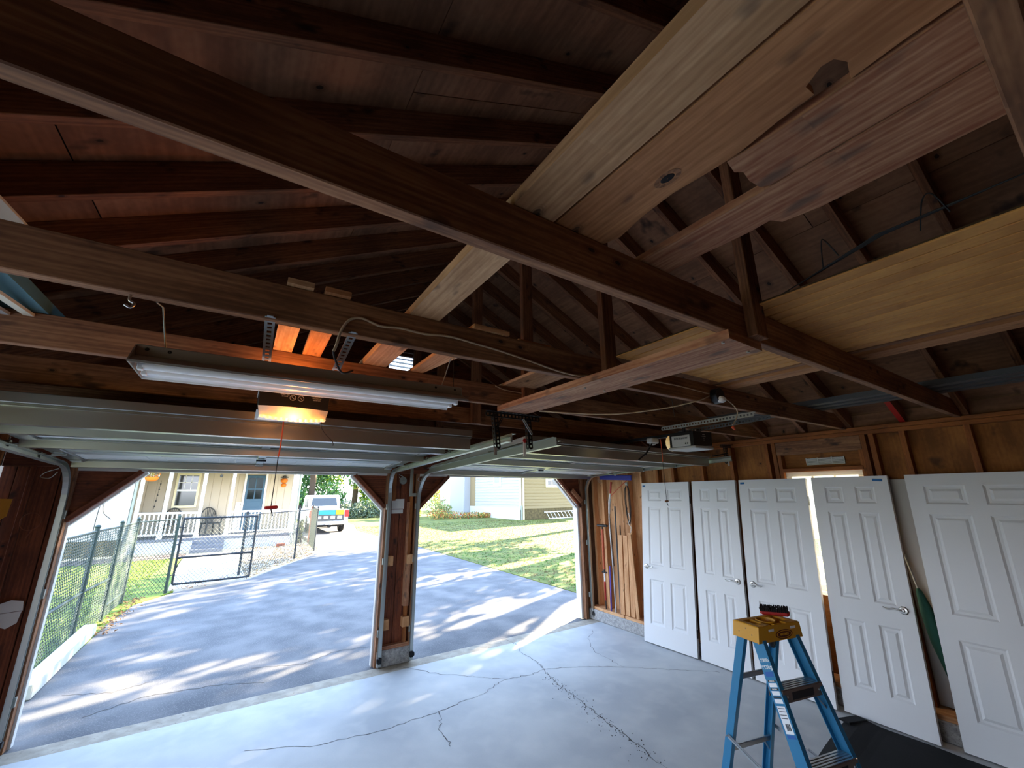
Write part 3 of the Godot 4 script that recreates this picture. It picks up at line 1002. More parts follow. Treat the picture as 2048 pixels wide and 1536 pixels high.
func shop_light() -> void:
	var t := thing("shop_light", "long unlit fluorescent shop light with white reflector under the second tie beam", "light fixture", Vector3(0.253, 2.40, -1.825))
	t.rotation.z = 0.008
	var L := 0.61
	var st := S()
	bx(st, Vector3(-L, -0.036, -0.055), Vector3(L, 0.004, 0.055), 0.003)
	var ch := obj("channel", st, M.fixture, t)
	for x in [-0.58, -0.52, 0.47, 0.57]:
		st = S()
		lathe(st, [Vector2(0.001, 0.0015), Vector2(0.005, 0.0015), Vector2(0.006, 0)], 8, Transform3D(Basis(Vector3.RIGHT, PI / 2), Vector3(x, -0.012, 0.0553)))
		obj("hole", st, M.void_gap, ch)
	for s in [-1.0, 1.0]:
		st = S()
		prism(st, [Vector2(0.055 * s, -0.036), Vector2(0.125 * s, -0.070), Vector2(0.125 * s, -0.078), Vector2(0.122 * s, -0.078), Vector2(0.12 * s, -0.071), Vector2(0.052 * s, -0.039)], 2 * L, Transform3D(Basis(Vector3(0, 0, 1), Vector3(0, 1, 0), Vector3(-1, 0, 0)), Vector3(L, 0, 0)))
		obj("reflector", st, M.fixture_white if s < 0 else M.fixture, t)
	for s in [-1.0, 1.0]:
		st = S()
		tube(st, [Vector3(-L + 0.025, -0.066, 0.036 * s), Vector3(L - 0.03, -0.066, 0.036 * s)], 0.014, 12)
		obj("fluorescent_tube", st, M.tube_glass, t)
		for x in [-L + 0.02, L - 0.025]:
			st = S()
			bx(st, Vector3(x - 0.008, -0.082, 0.036 * s - 0.012), Vector3(x + 0.008, -0.034, 0.036 * s + 0.012), 0.002)
			obj("lamp_holder", st, M.fixture_white, t)
	st = S()
	prism(st, [Vector2(-0.055, 0.0), Vector2(0.055, 0.0), Vector2(0.124, -0.075), Vector2(-0.124, -0.075)], 0.004, Transform3D(Basis(Vector3(0, 0, 1), Vector3(0, 1, 0), Vector3(-1, 0, 0)), Vector3(-L + 0.002, 0, 0)))
	obj("end_plate", st, M.fixture, t)
	for x in [-0.54, 0.52]:
		st = S()
		tube(st, [Vector3(x, 0.004, 0.0), Vector3(x - 0.01, 0.12, 0.13), Vector3(x - 0.01, 0.095, 0.235)], 0.0025, 6)
		obj("chain", st, M.galv_dull, t)


# a perforated steel strip: two rails with cross pieces between the slots
func slotted(st: SurfaceTool, p: Vector3, q: Vector3, w: float, across: Vector3, step := 0.028, thick := 0.003) -> void:
	var d := (q - p)
	var a := (across - d.normalized() * across.dot(d.normalized())).normalized()
	var n := d.normalized().cross(a)
	for s in [-1.0, 1.0]:
		bar(st, p + a * s * w * 0.36, q + a * s * w * 0.36, w * 0.28, thick, n)
	var k := int(d.length() / step)
	for i in k + 1:
		var c := p + d * (float(i) / k)
		bar(st, c - a * w * 0.3, c + a * w * 0.3, step * 0.5, thick, n)


# slotted angle iron: a solid leg and a slotted leg
func angle_iron(called: String, p: Vector3, q: Vector3, down: Vector3, side: Vector3, w: float, m: Material, parent: Node3D) -> void:
	var st := S()
	slotted(st, p + down * w * 0.5, q + down * w * 0.5, w, down)
	slotted(st, p + side * w * 0.5, q + side * w * 0.5, w, side)
	obj(called, st, m, parent)


func overhead_doors() -> void:
	for k in 2:
		var x0 = [-1.225, 2.03][k]
		var W = [2.725, 2.73][k]
		var d := thing("overhead_door", ["left open overhead garage door with a silvery centre stile lying under the beams", "right open overhead garage door with a black opener arm lying under the beams"][k], "garage door", Vector3(x0, 2.205, -5.02), 0.0, "overhead garage doors")
		d.rotation.x = -0.062
		if k == 1: d.rotation.z = -0.012
		var part := func(name: String, lo: Vector3, hi: Vector3, m: Material, e := 0.003, parent: Node3D = d) -> MeshInstance3D:
			var st := S()
			bx(st, lo, hi, e)
			return obj(name, st, m, parent)
		for s in 4:
			var za := s * 0.535
			var sec: MeshInstance3D = part.call("section", Vector3(0, 0.0, za + 0.004), Vector3(W, 0.045, za + 0.531), M.steel_white)
			for i in 5:
				var xa: float = 0.1 + i * (W - 0.1) / 5.0
				var xb: float = xa + (W - 0.1) / 5.0 - 0.1
				var st := S()
				for r in [[xa, za + 0.12, xb, za + 0.14], [xa, za + 0.38, xb, za + 0.40], [xa, za + 0.14, xa + 0.02, za + 0.38], [xb - 0.02, za + 0.14, xb, za + 0.38]]:
					bx(st, Vector3(r[0], -0.005, r[1]), Vector3(r[2], 0.001, r[3]), 0.003)
				obj("panel_moulding", st, M.steel_white, sec)
			# rails along both seams
			part.call("rail", Vector3(0, -0.012, za + 0.006), Vector3(W, 0.002, za + 0.055), M.galv, 0.003, sec)
			part.call("rail", Vector3(0, -0.012, za + 0.48), Vector3(W, 0.002, za + 0.53), M.galv, 0.003, sec)
		# stiffening struts: hat channels hanging under the seams
		for z in [0.03, 1.10, 1.62, 2.10]:
			var deep := 0.085 if z > 2.0 else 0.05
			var st := S()
			prism(st, [Vector2(-0.045, 0), Vector2(-0.022, 0), Vector2(-0.018, -deep), Vector2(0.018, -deep), Vector2(0.022, 0), Vector2(0.045, 0), Vector2(0.045, -0.003), Vector2(0.025, -0.003), Vector2(0.021, -deep - 0.003), Vector2(-0.021, -deep - 0.003), Vector2(-0.025, -0.003), Vector2(-0.045, -0.003)], W - 0.01, Transform3D(Basis(Vector3(0, 0, 1), Vector3(0, 1, 0), Vector3(-1, 0, 0)), Vector3(W - 0.005, -0.012, z)))
			obj("strut", st, M.strut, d)
		part.call("top_edge", Vector3(0, -0.002, 2.14), Vector3(W, 0.05, 2.155), M.strut)
		part.call("weather_seal", Vector3(0, -0.006, -0.02), Vector3(W, 0.03, 0.0), M.jamb_paint)
		# stiles with hinges
		for i in 5:
			var xs: float = [0.045, W * 0.27, W * 0.5, W * 0.73, W - 0.045][i]
			var wide := 0.045 if i in [0, 4] else 0.032
			if i in [1, 3]: continue
			var stile: MeshInstance3D = part.call("stile", Vector3(xs - wide, -0.016, 0.02), Vector3(xs + wide, -0.002, 2.12), M.galv if (k == 0 and i == 2) else M.strut)
			for z in [0.535, 1.07, 1.605]:
				var h: MeshInstance3D = part.call("hinge", Vector3(xs - 0.025, -0.024, z - 0.05), Vector3(xs + 0.025, -0.016, z + 0.05), M.galv, 0.002, stile)
				var st := S()
				tube(st, [Vector3(xs - 0.04, -0.028, z), Vector3(xs + 0.04, -0.028, z)], 0.008, 8)
				if i in [0, 4]:
					var sg := -1.0 if i == 0 else 1.0
					tube(st, [Vector3(xs, -0.035, z), Vector3(xs + sg * 0.11, -0.035, z)], 0.005, 6)
					lathe(st, [Vector2(0.001, -0.01), Vector2(0.022, -0.01), Vector2(0.022, 0.01), Vector2(0.001, 0.01)], 12, Transform3D(Basis(Vector3.BACK, PI / 2), Vector3(xs + sg * 0.1, -0.035, z)))
				obj("roller" if i in [0, 4] else "knuckle", st, M.black_steel if i == 2 else M.galv_dull, stile)
			for z in [0.08, 2.05]:
				part.call("corner_bracket", Vector3(xs - 0.035, -0.026, z - 0.06), Vector3(xs + 0.035, -0.016, z + 0.06), M.galv, 0.002, stile)
	# tracks: vertical, a quarter bend, then level into the room
	for k in 4:
		var x: float = [-1.265, 1.585, 1.955, 4.885][k]
		var inward: float = [1.0, -1.0, 1.0, -1.0][k]
		var xh: float = [-1.265, 1.53, 1.99, 4.81][k]
		var t := thing("door_track", ["galvanised door track at the far left jamb bending up under the left door", "left galvanised door track on the centre post", "right galvanised door track on the centre post", "galvanised door track at the right jamb beside the tools"][k], "track", Vector3(x, 0, FRONT + 0.035), 0.0, "galvanised door tracks")
		var pts := [Vector3(0, 0.03, 0), Vector3(0, 1.86, 0)]
		for i in range(1, 9):
			var a := PI / 2 * i / 8
			pts.append(Vector3((xh - x) * i / 8.0, 1.86 + 0.31 * sin(a), 0.31 * (1 - cos(a))))
		pts.append(Vector3(xh - x, 2.265, 2.82 if k != 3 else 2.55))
		# a C-shaped section swept along the bend
		var st := S()
		for i in pts.size() - 1:
			var dir: Vector3 = (pts[i + 1] - pts[i]).normalized()
			var up := Vector3(1, 0, 0)
			var n := dir.cross(up).normalized()
			bar(st, pts[i] + n * 0.017, pts[i + 1] + n * 0.017, 0.003, 0.036, up)
			bar(st, pts[i] - n * 0.017, pts[i + 1] - n * 0.017, 0.003, 0.036, up)
			bar(st, pts[i] - up * inward * 0.018, pts[i + 1] - up * inward * 0.018, 0.037, 0.003, up)
		obj("track", st, M.galv, t)
		st = S()
		bar(st, pts[-2] - Vector3(inward * 0.03, -0.012, 0), pts[-1] - Vector3(inward * 0.03, -0.012, 0), 0.004, 0.06)
		bar(st, pts[-2] - Vector3(inward * 0.045, -0.042, 0), pts[-1] - Vector3(inward * 0.045, -0.042, 0), 0.035, 0.004)
		obj("back_angle", st, M.galv_dull, t)
		for y in [0.35, 1.12, 1.75]:
			st = S()
			bx(st, Vector3(-0.03, y - 0.035, -0.045), Vector3(0.03, y + 0.035, -0.022), 0.002)
			obj("jamb_bracket", st, M.galv_dull, t)
		st = S()
		tube(st, smooth([Vector3(-inward * 0.03, 2.13, 0.2), Vector3(-inward * 0.09, 2.10, 0.22), Vector3(-inward * 0.11, 2.06, 0.25), Vector3(-inward * 0.05, 2.05, 0.27), Vector3(-inward * 0.02, 2.10, 0.25)], 5), 0.003, 6)
		obj("cable_end", st, M.galv_dull, t)
		st = S()
		lathe(st, [Vector2(0.001, -0.01), Vector2(0.024, -0.01), Vector2(0.024, 0.01), Vector2(0.001, 0.01)], 12, Transform3D(Basis(Vector3.BACK, PI / 2), Vector3(0.02 * inward, 0.09, 0.02)))
		bx(st, Vector3(-0.02, 0.06, 0.0), Vector3(0.02, 0.12, 0.04), 0.004)
		obj("foot_bracket", st, M.black_steel, t)

	# black slotted-angle frame that carries the middle tracks
	var f := thing("track_hanger", "black slotted angle frame hanging the middle tracks from the red brown plank", "bracket", Vector3(1.55, 2.452, -2.405))
	angle_iron("crossbar", Vector3(-0.19, 0, 0), Vector3(0.24, -0.01, 0.03), Vector3.DOWN, Vector3(0, 0, 1), 0.035, M.black_steel, f)
	angle_iron("upright", Vector3(-0.135, -0.02, 0.006), Vector3(-0.11, -0.25, 0.006), Vector3.RIGHT, Vector3(0, 0, -1), 0.034, M.black_steel, f)
	angle_iron("upright", Vector3(0.15, -0.02, 0.006), Vector3(0.165, -0.24, 0.006), Vector3.RIGHT, Vector3(0, 0, -1), 0.034, M.black_steel, f)
	var st2 := S()
	slotted(st2, Vector3(0.1, -0.04, 0.03), Vector3(0.175, -0.14, 0.03), 0.018, Vector3(1, 1, 0), 0.02)
	obj("strap", st2, M.galv, f)
	st2 = S()
	slotted(st2, Vector3(-0.06, -0.035, 0.0), Vector3(-0.11, -0.12, 0.0), 0.018, Vector3(1, 0.5, 0), 0.02)
	obj("strap", st2, M.black_steel, f)
	st2 = S()
	bx(st2, Vector3(0.10, -0.30, 0.02), Vector3(0.122, -0.165, 0.026), 0.002)
	obj("tag", st2, M.paper, f)
	st2 = S()
	lathe(st2, [Vector2(0.001, 0.008), Vector2(0.014, 0.006), Vector2(0.016, 0)], 12, Transform3D(Basis(Vector3.RIGHT, PI / 2), Vector3(0.111, -0.19, 0.026)))
	obj("tag_seal", st2, M.red_plastic, f)
	st2 = S()
	bx(st2, Vector3(-0.135, -0.30, 0.012), Vector3(-0.112, -0.25, 0.018), 0.002)
	obj("tag", st2, M.fixture, f)
	# hanger of the right track
	var h := thing("track_hanger", "black slotted angle hanging the right track beside the wall plate", "bracket", Vector3(4.86, 2.43, -2.72))
	angle_iron("upright", Vector3(0, 0, 0), Vector3(0, -0.2, 0), Vector3.RIGHT, Vector3(0, 0, -1), 0.034, M.black_steel, h)
	angle_iron("crossbar", Vector3(-0.22, 0.0, 0.06), Vector3(0.13, 0.02, -0.01), Vector3.DOWN, Vector3(0, 0, 1), 0.034, M.black_steel, h)
	st2 = S()
	bar(st2, Vector3(-0.28, -0.13, 0.0), Vector3(-0.02, -0.09, 0.0), 0.03, 0.012)
	obj("brace", st2, M.black_steel, h)
	st2 = S()
	bx(st2, Vector3(-0.02, -0.235, 0.01), Vector3(0.012, -0.175, 0.016), 0.002)
	obj("tag", st2, M.paper, h)


func openers() -> void:
	# left opener
	var a := thing("garage_opener", "left garage door opener with its lamp lit behind the shop light", "garage opener", Vector3(0.165, 2.235, -2.10))
	var st := S()
	prism(st, [Vector2(-0.142, 0.05), Vector2(0.142, 0.05), Vector2(0.146, 0.16), Vector2(-0.148, 0.16)], 0.36, Transform3D(Basis(), Vector3(0, 0, -0.36)))
	var body := obj("housing", st, M.black_plastic, a)
	st = S()
	prism(st, [Vector2(-0.148, 0.045), Vector2(0.144, 0.045), Vector2(0.148, 0.165), Vector2(-0.151, 0.165), Vector2(-0.151, 0.16), Vector2(-0.14, 0.16), Vector2(-0.14, 0.052), Vector2(0.138, 0.052)], 0.30, Transform3D(Basis(), Vector3(0, 0, -0.37)))
	obj("side_shell", st, M.grey_plastic, a)
	# frosted lens along the lower front edge
	st = S()
	for i in 8:
		var f0 := -0.145 + i * 0.29 / 8
		var f1 := f0 + 0.29 / 8
		var bow := func(x: float) -> float: return 0.03 * (1.0 - pow(x / 0.15, 2))
		var dip := func(x: float) -> float: return -0.016 * (1.0 - pow(x / 0.15, 2))
		quad(st, Vector3(f0, 0.052, 0.005 + bow.call(f0)), Vector3(f1, 0.052, 0.005 + bow.call(f1)), Vector3(f1 * 0.94, 0.012 + dip.call(f1), bow.call(f1)), Vector3(f0 * 0.94, 0.012 + dip.call(f0), bow.call(f0)), Vector3(0, -0.3, 1))
		quad(st, Vector3(f0 * 0.94, 0.012 + dip.call(f0), bow.call(f0)), Vector3(f1 * 0.94, 0.012 + dip.call(f1), bow.call(f1)), Vector3(f1 * 0.94, 0.02, -0.2), Vector3(f0 * 0.94, 0.02, -0.2), Vector3.DOWN)
		quad(st, Vector3(f0, 0.052, 0.005 + bow.call(f0)), Vector3(f1, 0.052, 0.005 + bow.call(f1)), Vector3(f1, 0.052, -0.01), Vector3(f0, 0.052, -0.01), Vector3.UP)
	obj("lamp_lens", st, M.lens_white, a)
	st = S()
	for i in 12:
		var f0 := -0.135 + i * 0.27 / 12
		lathe(st, [Vector2(0.001, 0.0), Vector2(0.010, 0.002), Vector2(0.013, 0.012)], 8, Transform3D(Basis(), Vector3(f0 + 0.011, 0.002 - 0.016 * (1.0 - pow((f0 + 0.011) / 0.15, 2)), 0.008 + 0.022 * (1.0 - pow(f0 / 0.15, 2)))))
	obj("glowing_edge", st, M.lamp_lens, a)
	letters("WARNING", 0.007, M.grey_plastic, body, Transform3D(Basis(), Vector3(0.0, 0.136, 0.0008)))
	letters("12 V  3/4 HP", 0.0055, M.grey_plastic, body, Transform3D(Basis(), Vector3(0.075, 0.136, 0.0008)))
	for i in 3:
		letters(["MODEL NO.", "SERIAL 120V", "60 Hz 5A"][i], 0.0045, M.grey_plastic, body, Transform3D(Basis(), Vector3(-0.045, 0.122 - i * 0.008, 0.0008)))
		letters(["FOR RESIDENTIAL", "USE ONLY UL", "LISTED 325"][i], 0.0045, M.grey_plastic, body, Transform3D(Basis(), Vector3(0.09, 0.118 - i * 0.009, 0.0008)))
	for x in [-0.012, 0.022]:
		st = S()
		tube(st, range(20).map(func(i): return Vector3(x + 0.012 * cos(TAU * i / 20), 0.102 + 0.012 * sin(TAU * i / 20), 0.001)), 0.0012, 5, true)
		bar(st, Vector3(x - 0.006, 0.108, 0.001), Vector3(x + 0.006, 0.096, 0.001), 0.002, 0.001, Vector3.BACK)
		obj("symbol", st, M.grey_plastic, body)
	# metal straps from the second tie beam
	for s in [[-0.155, -0.135], [0.12, 0.125]]:
		st = S()
		slotted(st, Vector3(s[0], 0.262, 0.56), Vector3(s[1], 0.16, 0.05), 0.032, Vector3(1, 0, 0))
		obj("strap", st, M.galv, a)
	# rail and trolley
	st = S()
	bx(st, Vector3(-0.02, 0.155, -3.1), Vector3(0.02, 0.18, -0.2), 0.002)
	obj("rail", st, M.black_steel, a)

	# right opener, seen from its left side
	var b := thing("garage_opener", "right garage door opener with a pale side panel and round cream lens", "garage opener", Vector3(3.40, 2.26, -2.10))
	st = S()
	prism(st, [Vector2(-0.14, 0.03), Vector2(0.14, 0.04), Vector2(0.145, 0.165), Vector2(-0.135, 0.155)], 0.24, Transform3D(Basis(), Vector3(0, 0, -0.24)))
	body = obj("housing", st, M.black_plastic, b)
	st = S()
	bx(st, Vector3(-0.144, 0.032, -0.215), Vector3(-0.136, 0.13, -0.03), 0.003)
	obj("side_panel", st, M.grey_plastic, b)
	var side := Transform3D(Basis(Vector3(0, 0, 1), Vector3(0, 1, 0), Vector3(-1, 0, 0)), Vector3.ZERO)
	letters("LiftMaster", 0.02, M.truck_grey, b, Transform3D(side.basis, Vector3(-0.1445, 0.105, -0.12)))
	for z in [-0.075, -0.055]:
		st = S()
		lathe(st, [Vector2(0.001, 0.002), Vector2(0.007, 0.002), Vector2(0.007, 0)], 10, Transform3D(Basis(Vector3.BACK, PI / 2), Vector3(-0.145, 0.055, z)))
		obj("button", st, M.black_plastic, b)
	st = S()
	sphere(st, Vector3(-0.08, 0.078, -0.265), Vector3(0.07, 0.075, 0.04), 14)
	obj("lamp_lens", st, M.lamp_lens_dim, b)
	st = S()
	bx(st, Vector3(-0.138, 0.006, -0.26), Vector3(0.138, 0.032, 0.012), 0.006)
	obj("lower_tray", st, M.grey_plastic, b)
	for i in 4:
		letters(["CAUTION", "READ MANUAL", "120 V", "60 Hz"][i], 0.006, M.grey_plastic, body, Transform3D(Basis(), Vector3(0.02, 0.135 - i * 0.016, 0.0008)))
	for x in [-0.22, 0.02]:
		angle_iron("hanging_angle", Vector3(x, 0.222, 0.57), Vector3(x + 0.03, 0.222 if x < 0 else 0.2, -0.27), Vector3.DOWN, Vector3(1, 0, 0), 0.034, M.galv_dull if x < 0 else M.truck_grey, b)
	angle_iron("hanging_angle", Vector3(-0.13, 0.2, -0.1), Vector3(-0.13, 0.15, -0.1), Vector3.RIGHT, Vector3(0, 0, 1), 0.03, M.black_steel, b)
	angle_iron("hanging_angle", Vector3(0.1, 0.2, -0.1), Vector3(0.1, 0.15, -0.1), Vector3.RIGHT, Vector3(0, 0, 1), 0.03, M.black_steel, b)
	st = S()
	bx(st, Vector3(-0.02, 0.15, -3.1), Vector3(0.02, 0.18, -0.1), 0.002)
	obj("rail", st, M.black_steel, b)
	# trolley with its arm, and the red release cords
	var tr := thing("trolley", "pale opener trolley with a black arm reaching down to the right door", "trolley", Vector3(3.30, 2.385, -2.56))
	st = S()
	bx(st, Vector3(-0.055, -0.03, -0.03), Vector3(0.05, 0.02, 0.04), 0.008)
	obj("carriage", st, M.grey_plastic, tr)
	st = S()
	bx(st, Vector3(-0.03, -0.045, -0.015), Vector3(0.02, -0.03, 0.02), 0.003)
	obj("carriage_latch", st, M.galv, tr)
	st = S()
	bar(st, Vector3(-0.02, -0.03, 0.01), Vector3(-0.09, -0.145, -0.03), 0.02, 0.012)
	bar(st, Vector3(-0.08, -0.13, -0.035), Vector3(-0.145, -0.19, -0.07), 0.02, 0.012)
	obj("arm", st, M.black_steel, tr)
	for k in 2:
		var c := thing("release_cord", ["red release cord with a brown handle hanging in the left opening", "red release cord with a brown handle hanging in front of the first white door"][k], "cord", [Vector3(0.154, 2.30, -2.55), Vector3(3.412, 2.385, -2.55)][k], 0.0, "release cords")
		var drop: float = [0.455, 0.56][k]
		st = S()
		tube(st, smooth([Vector3(0, 0.09 if k == 0 else 0.02, 0), Vector3(0.004, -0.12, 0), Vector3(0.0, -0.2, 0)], 4), 0.0035, 6)
		obj("red_rope", st, M.orange_cord, c)
		st = S()
		tube(st, [Vector3(0.0, -0.2, 0), Vector3(-0.001, -drop, 0)], 0.0022, 6)
		obj("thin_rope", st, M.black_cable, c)
		st = S()
		box(st, Vector3(0, -drop - 0.008, 0), Vector3(0.064 if k == 0 else 0.05, 0.018, 0.016), Basis(Vector3.BACK, 0.05), 0.006)
		obj("handle", st, M.red_board if k == 1 else M.red_plastic, c)
		st = S()
		tube(st, [Vector3(0.0, -drop - 0.015, 0), Vector3(0.012, -drop - 0.05, 0.002)], 0.003, 6)
		obj("rope_tail", st, M.black_cable, c)
	# the lamp of the left opener is lit
	for q in [Vector3(0.165, 2.225, -2.06), Vector3(0.165, 2.42, -2.22)]:
		var l := OmniLight3D.new()
		l.name = "opener_lamp"
		l.light_color = Color(1.0, 0.62, 0.30)
		l.light_energy = 0.014
		l.light_size = 0.05
		l.omni_range = 12.0
		l.omni_attenuation = 2.0
		l.shadow_enabled = true
		add_child(l, true)
		l.position = q


# ---------------------------------------------------------------- white six-panel doors leaning on the right wall
func door_panel(st: SurfaceTool, a: Vector2, b: Vector2) -> void:
	var steps := [[0.0, 0.0], [0.014, -0.009], [0.03, -0.0095], [0.048, -0.002]]
	for i in 3:
		var p: float = steps[i][0]
		var q: float = steps[i + 1][0]
		var zp: float = steps[i][1]
		var zq: float = steps[i + 1][1]
		var A := [Vector3(a.x + p, a.y + p, zp), Vector3(b.x - p, a.y + p, zp), Vector3(b.x - p, b.y - p, zp), Vector3(a.x + p, b.y - p, zp)]
		var B := [Vector3(a.x + q, a.y + q, zq), Vector3(b.x - q, a.y + q, zq), Vector3(b.x - q, b.y - q, zq), Vector3(a.x + q, b.y - q, zq)]
		for k in 4:
			quad(st, A[k], A[(k + 1) % 4], B[(k + 1) % 4], B[k], Vector3(0, 0, 1))
	var z: float = steps[3][1]
	var e: float = steps[3][0]
	quad(st, Vector3(a.x + e, a.y + e, z), Vector3(b.x - e, a.y + e, z), Vector3(b.x - e, b.y - e, z), Vector3(a.x + e, b.y - e, z), Vector3(0, 0, 1))


func lever(parent: Node3D, x: float, y: float, dir: float) -> void:
	var st := S()
	lathe(st, [Vector2(0.033, 0.0), Vector2(0.032, 0.006), Vector2(0.026, 0.011), Vector2(0.014, 0.013), Vector2(0.012, 0.04), Vector2(0.001, 0.042)], 20, Transform3D(Basis(Vector3.RIGHT, PI / 2), Vector3(x, y, 0)))
	var h := obj("lever_handle", st, M.nickel, parent, "satin metal lever handle")
	st = S()
	tube(st, smooth([Vector3(x, y, 0.042), Vector3(x + dir * 0.02, y + 0.002, 0.05), Vector3(x + dir * 0.05, y + 0.006, 0.052), Vector3(x + dir * 0.085, y - 0.004, 0.05), Vector3(x + dir * 0.108, y - 0.003, 0.048), Vector3(x + dir * 0.125, y + 0.006, 0.047)], 5), 0.0075, 10)
	obj("lever", st, M.nickel, h)


func leaning_doors() -> void:
	var D := [
		[4.753, -4.119, 4.772, -3.362, 0.222, 1.0, "white six-panel door leaning furthest left with blue tape at its top left corner"],
		[4.782, -3.319, 4.762, -2.734, 0.20, -1.0, "narrow white six-panel door, second from the left, its lever pointing left"],
		[4.766, -2.701, 4.735, -1.985, 0.215, 1.0, "white six-panel door leaning left of the bright window gap"],
		[4.774, -1.940, 4.751, -1.322, 0.205, -1.0, "white six-panel door with the largest piece of blue tape at its top right"],
		[4.798, -1.209, 4.775, -0.390, 0.19, 0.0, "wide white six-panel door nearest the right edge, without a lever in view"],
	]
	for i in 5:
		var q: Array = D[i]
		var w := Vector2(q[0], q[1]).distance_to(Vector2(q[2], q[3]))
		var yaw := -PI / 2 + atan2(q[2] - q[0], q[3] - q[1]) * -1.0
		var dir := Vector3(q[2] - q[0], 0, q[3] - q[1]).normalized()
		var b0 := Basis(dir, Vector3.UP, dir.cross(Vector3.UP))
		var t := thing("panel_door", q[6], "door", Vector3(q[0], 0.012, q[1]), 0.0, "white doors leaning on the right wall")
		t.basis = b0 * Basis(Vector3.RIGHT, -asin(q[4] / 2.03))
		var h := 2.03
		var s := 0.108
		var m := 0.098
		var p := (w - 2 * s - m) / 2.0
		var xs := [0.0, s, s + p, s + p + m, s + 2 * p + m, w]
		var ys := [0.0, 0.22, 0.76, 0.935, 1.70, 1.78, 1.935, h]
		var st := S()
		for a in 5:
			for c in 7:
				if (a in [1, 3]) and (c in [1, 3, 5]): continue
				quad(st, Vector3(xs[a], ys[c], 0), Vector3(xs[a + 1], ys[c], 0), Vector3(xs[a + 1], ys[c + 1], 0), Vector3(xs[a], ys[c + 1], 0), Vector3(0, 0, 1))
		obj("stiles_and_rails", st, M.white_door, t)
		st = S()
		bx(st, Vector3(0, 0, -0.035), Vector3(w, h, -0.0105))
		for e in [[Vector3(0, 0, -0.0105), Vector3(0.012, h, -0.0002)], [Vector3(w - 0.012, 0, -0.0105), Vector3(w, h, -0.0002)], [Vector3(0.012, 0, -0.0105), Vector3(w - 0.012, 0.012, -0.0002)], [Vector3(0.012, h - 0.012, -0.0105), Vector3(w - 0.012, h, -0.0002)]]:
			bx(st, e[0], e[1])
		obj("slab", st, M.door_edge, t)
		for a in [1, 3]:
			for c in [1, 3, 5]:
				st = S()
				door_panel(st, Vector2(xs[a], ys[c]), Vector2(xs[a + 1], ys[c + 1]))
				obj("panel", st, M.white_door, t)
		if q[5] != 0.0:
			lever(t, 0.062 if q[5] > 0 else w - 0.066, 0.91, q[5])
			st = S()
			var xe: float = 0.0 if q[5] > 0 else w
			bx(st, Vector3(xe - 0.0015, 0.88, -0.03), Vector3(xe + 0.0015, 0.94, -0.006))
			obj("latch_plate", st, M.nickel, t)
		for y in [0.25, 1.80]:
			st = S()
			var xe: float = w if q[5] >= 0 else 0.0
			bx(st, Vector3(xe - 0.0015, y - 0.045, -0.034), Vector3(xe + 0.0015, y + 0.045, -0.004))
			obj("hinge_leaf", st, M.truck_grey, t)
		if i in [0, 2, 3]:
			var tp := thing("masking_tape", ["blue masking tape on the first white door from the left", "", "small blue masking tape on the door left of the window gap", "long blue masking tape at the top right of the fourth white door"][i], "tape", t.position, 0.0, "pieces of blue tape")
			tp.basis = t.basis
			st = S()
			var c := [Vector3(0.04, 1.985, 0.0008), Vector3(), Vector3(0.045, 1.992, 0.0008), Vector3(w - 0.075, 1.992, 0.0008)][i] as Vector3
			box(st, c, Vector3([0.045, 0, 0.05, 0.075][i], 0.022, 0.0012), Basis(Vector3.BACK, -0.06 if i == 3 else 0.03))
			obj("strip", st, M.tape_blue, tp)


# ---------------------------------------------------------------- blue fibreglass stepladder
func channel_rail(st: SurfaceTool, p: Vector3, q: Vector3, out: Vector3, depth: float, flange: float, th := 0.005) -> void:
	# web faces out; flanges point inwards
	var d := (q - p).normalized()
	var a := d.cross(out).normalized()
	var o := a.cross(d).normalized()
	bar(st, p, q, depth, th, o, 0.001)
	for s in [-1.0, 1.0]:
		bar(st, p - o * flange * 0.5 + a * s * (depth * 0.5 - th * 0.5), q - o * flange * 0.5 + a * s * (depth * 0.5 - th * 0.5), th, flange, o, 0.001)


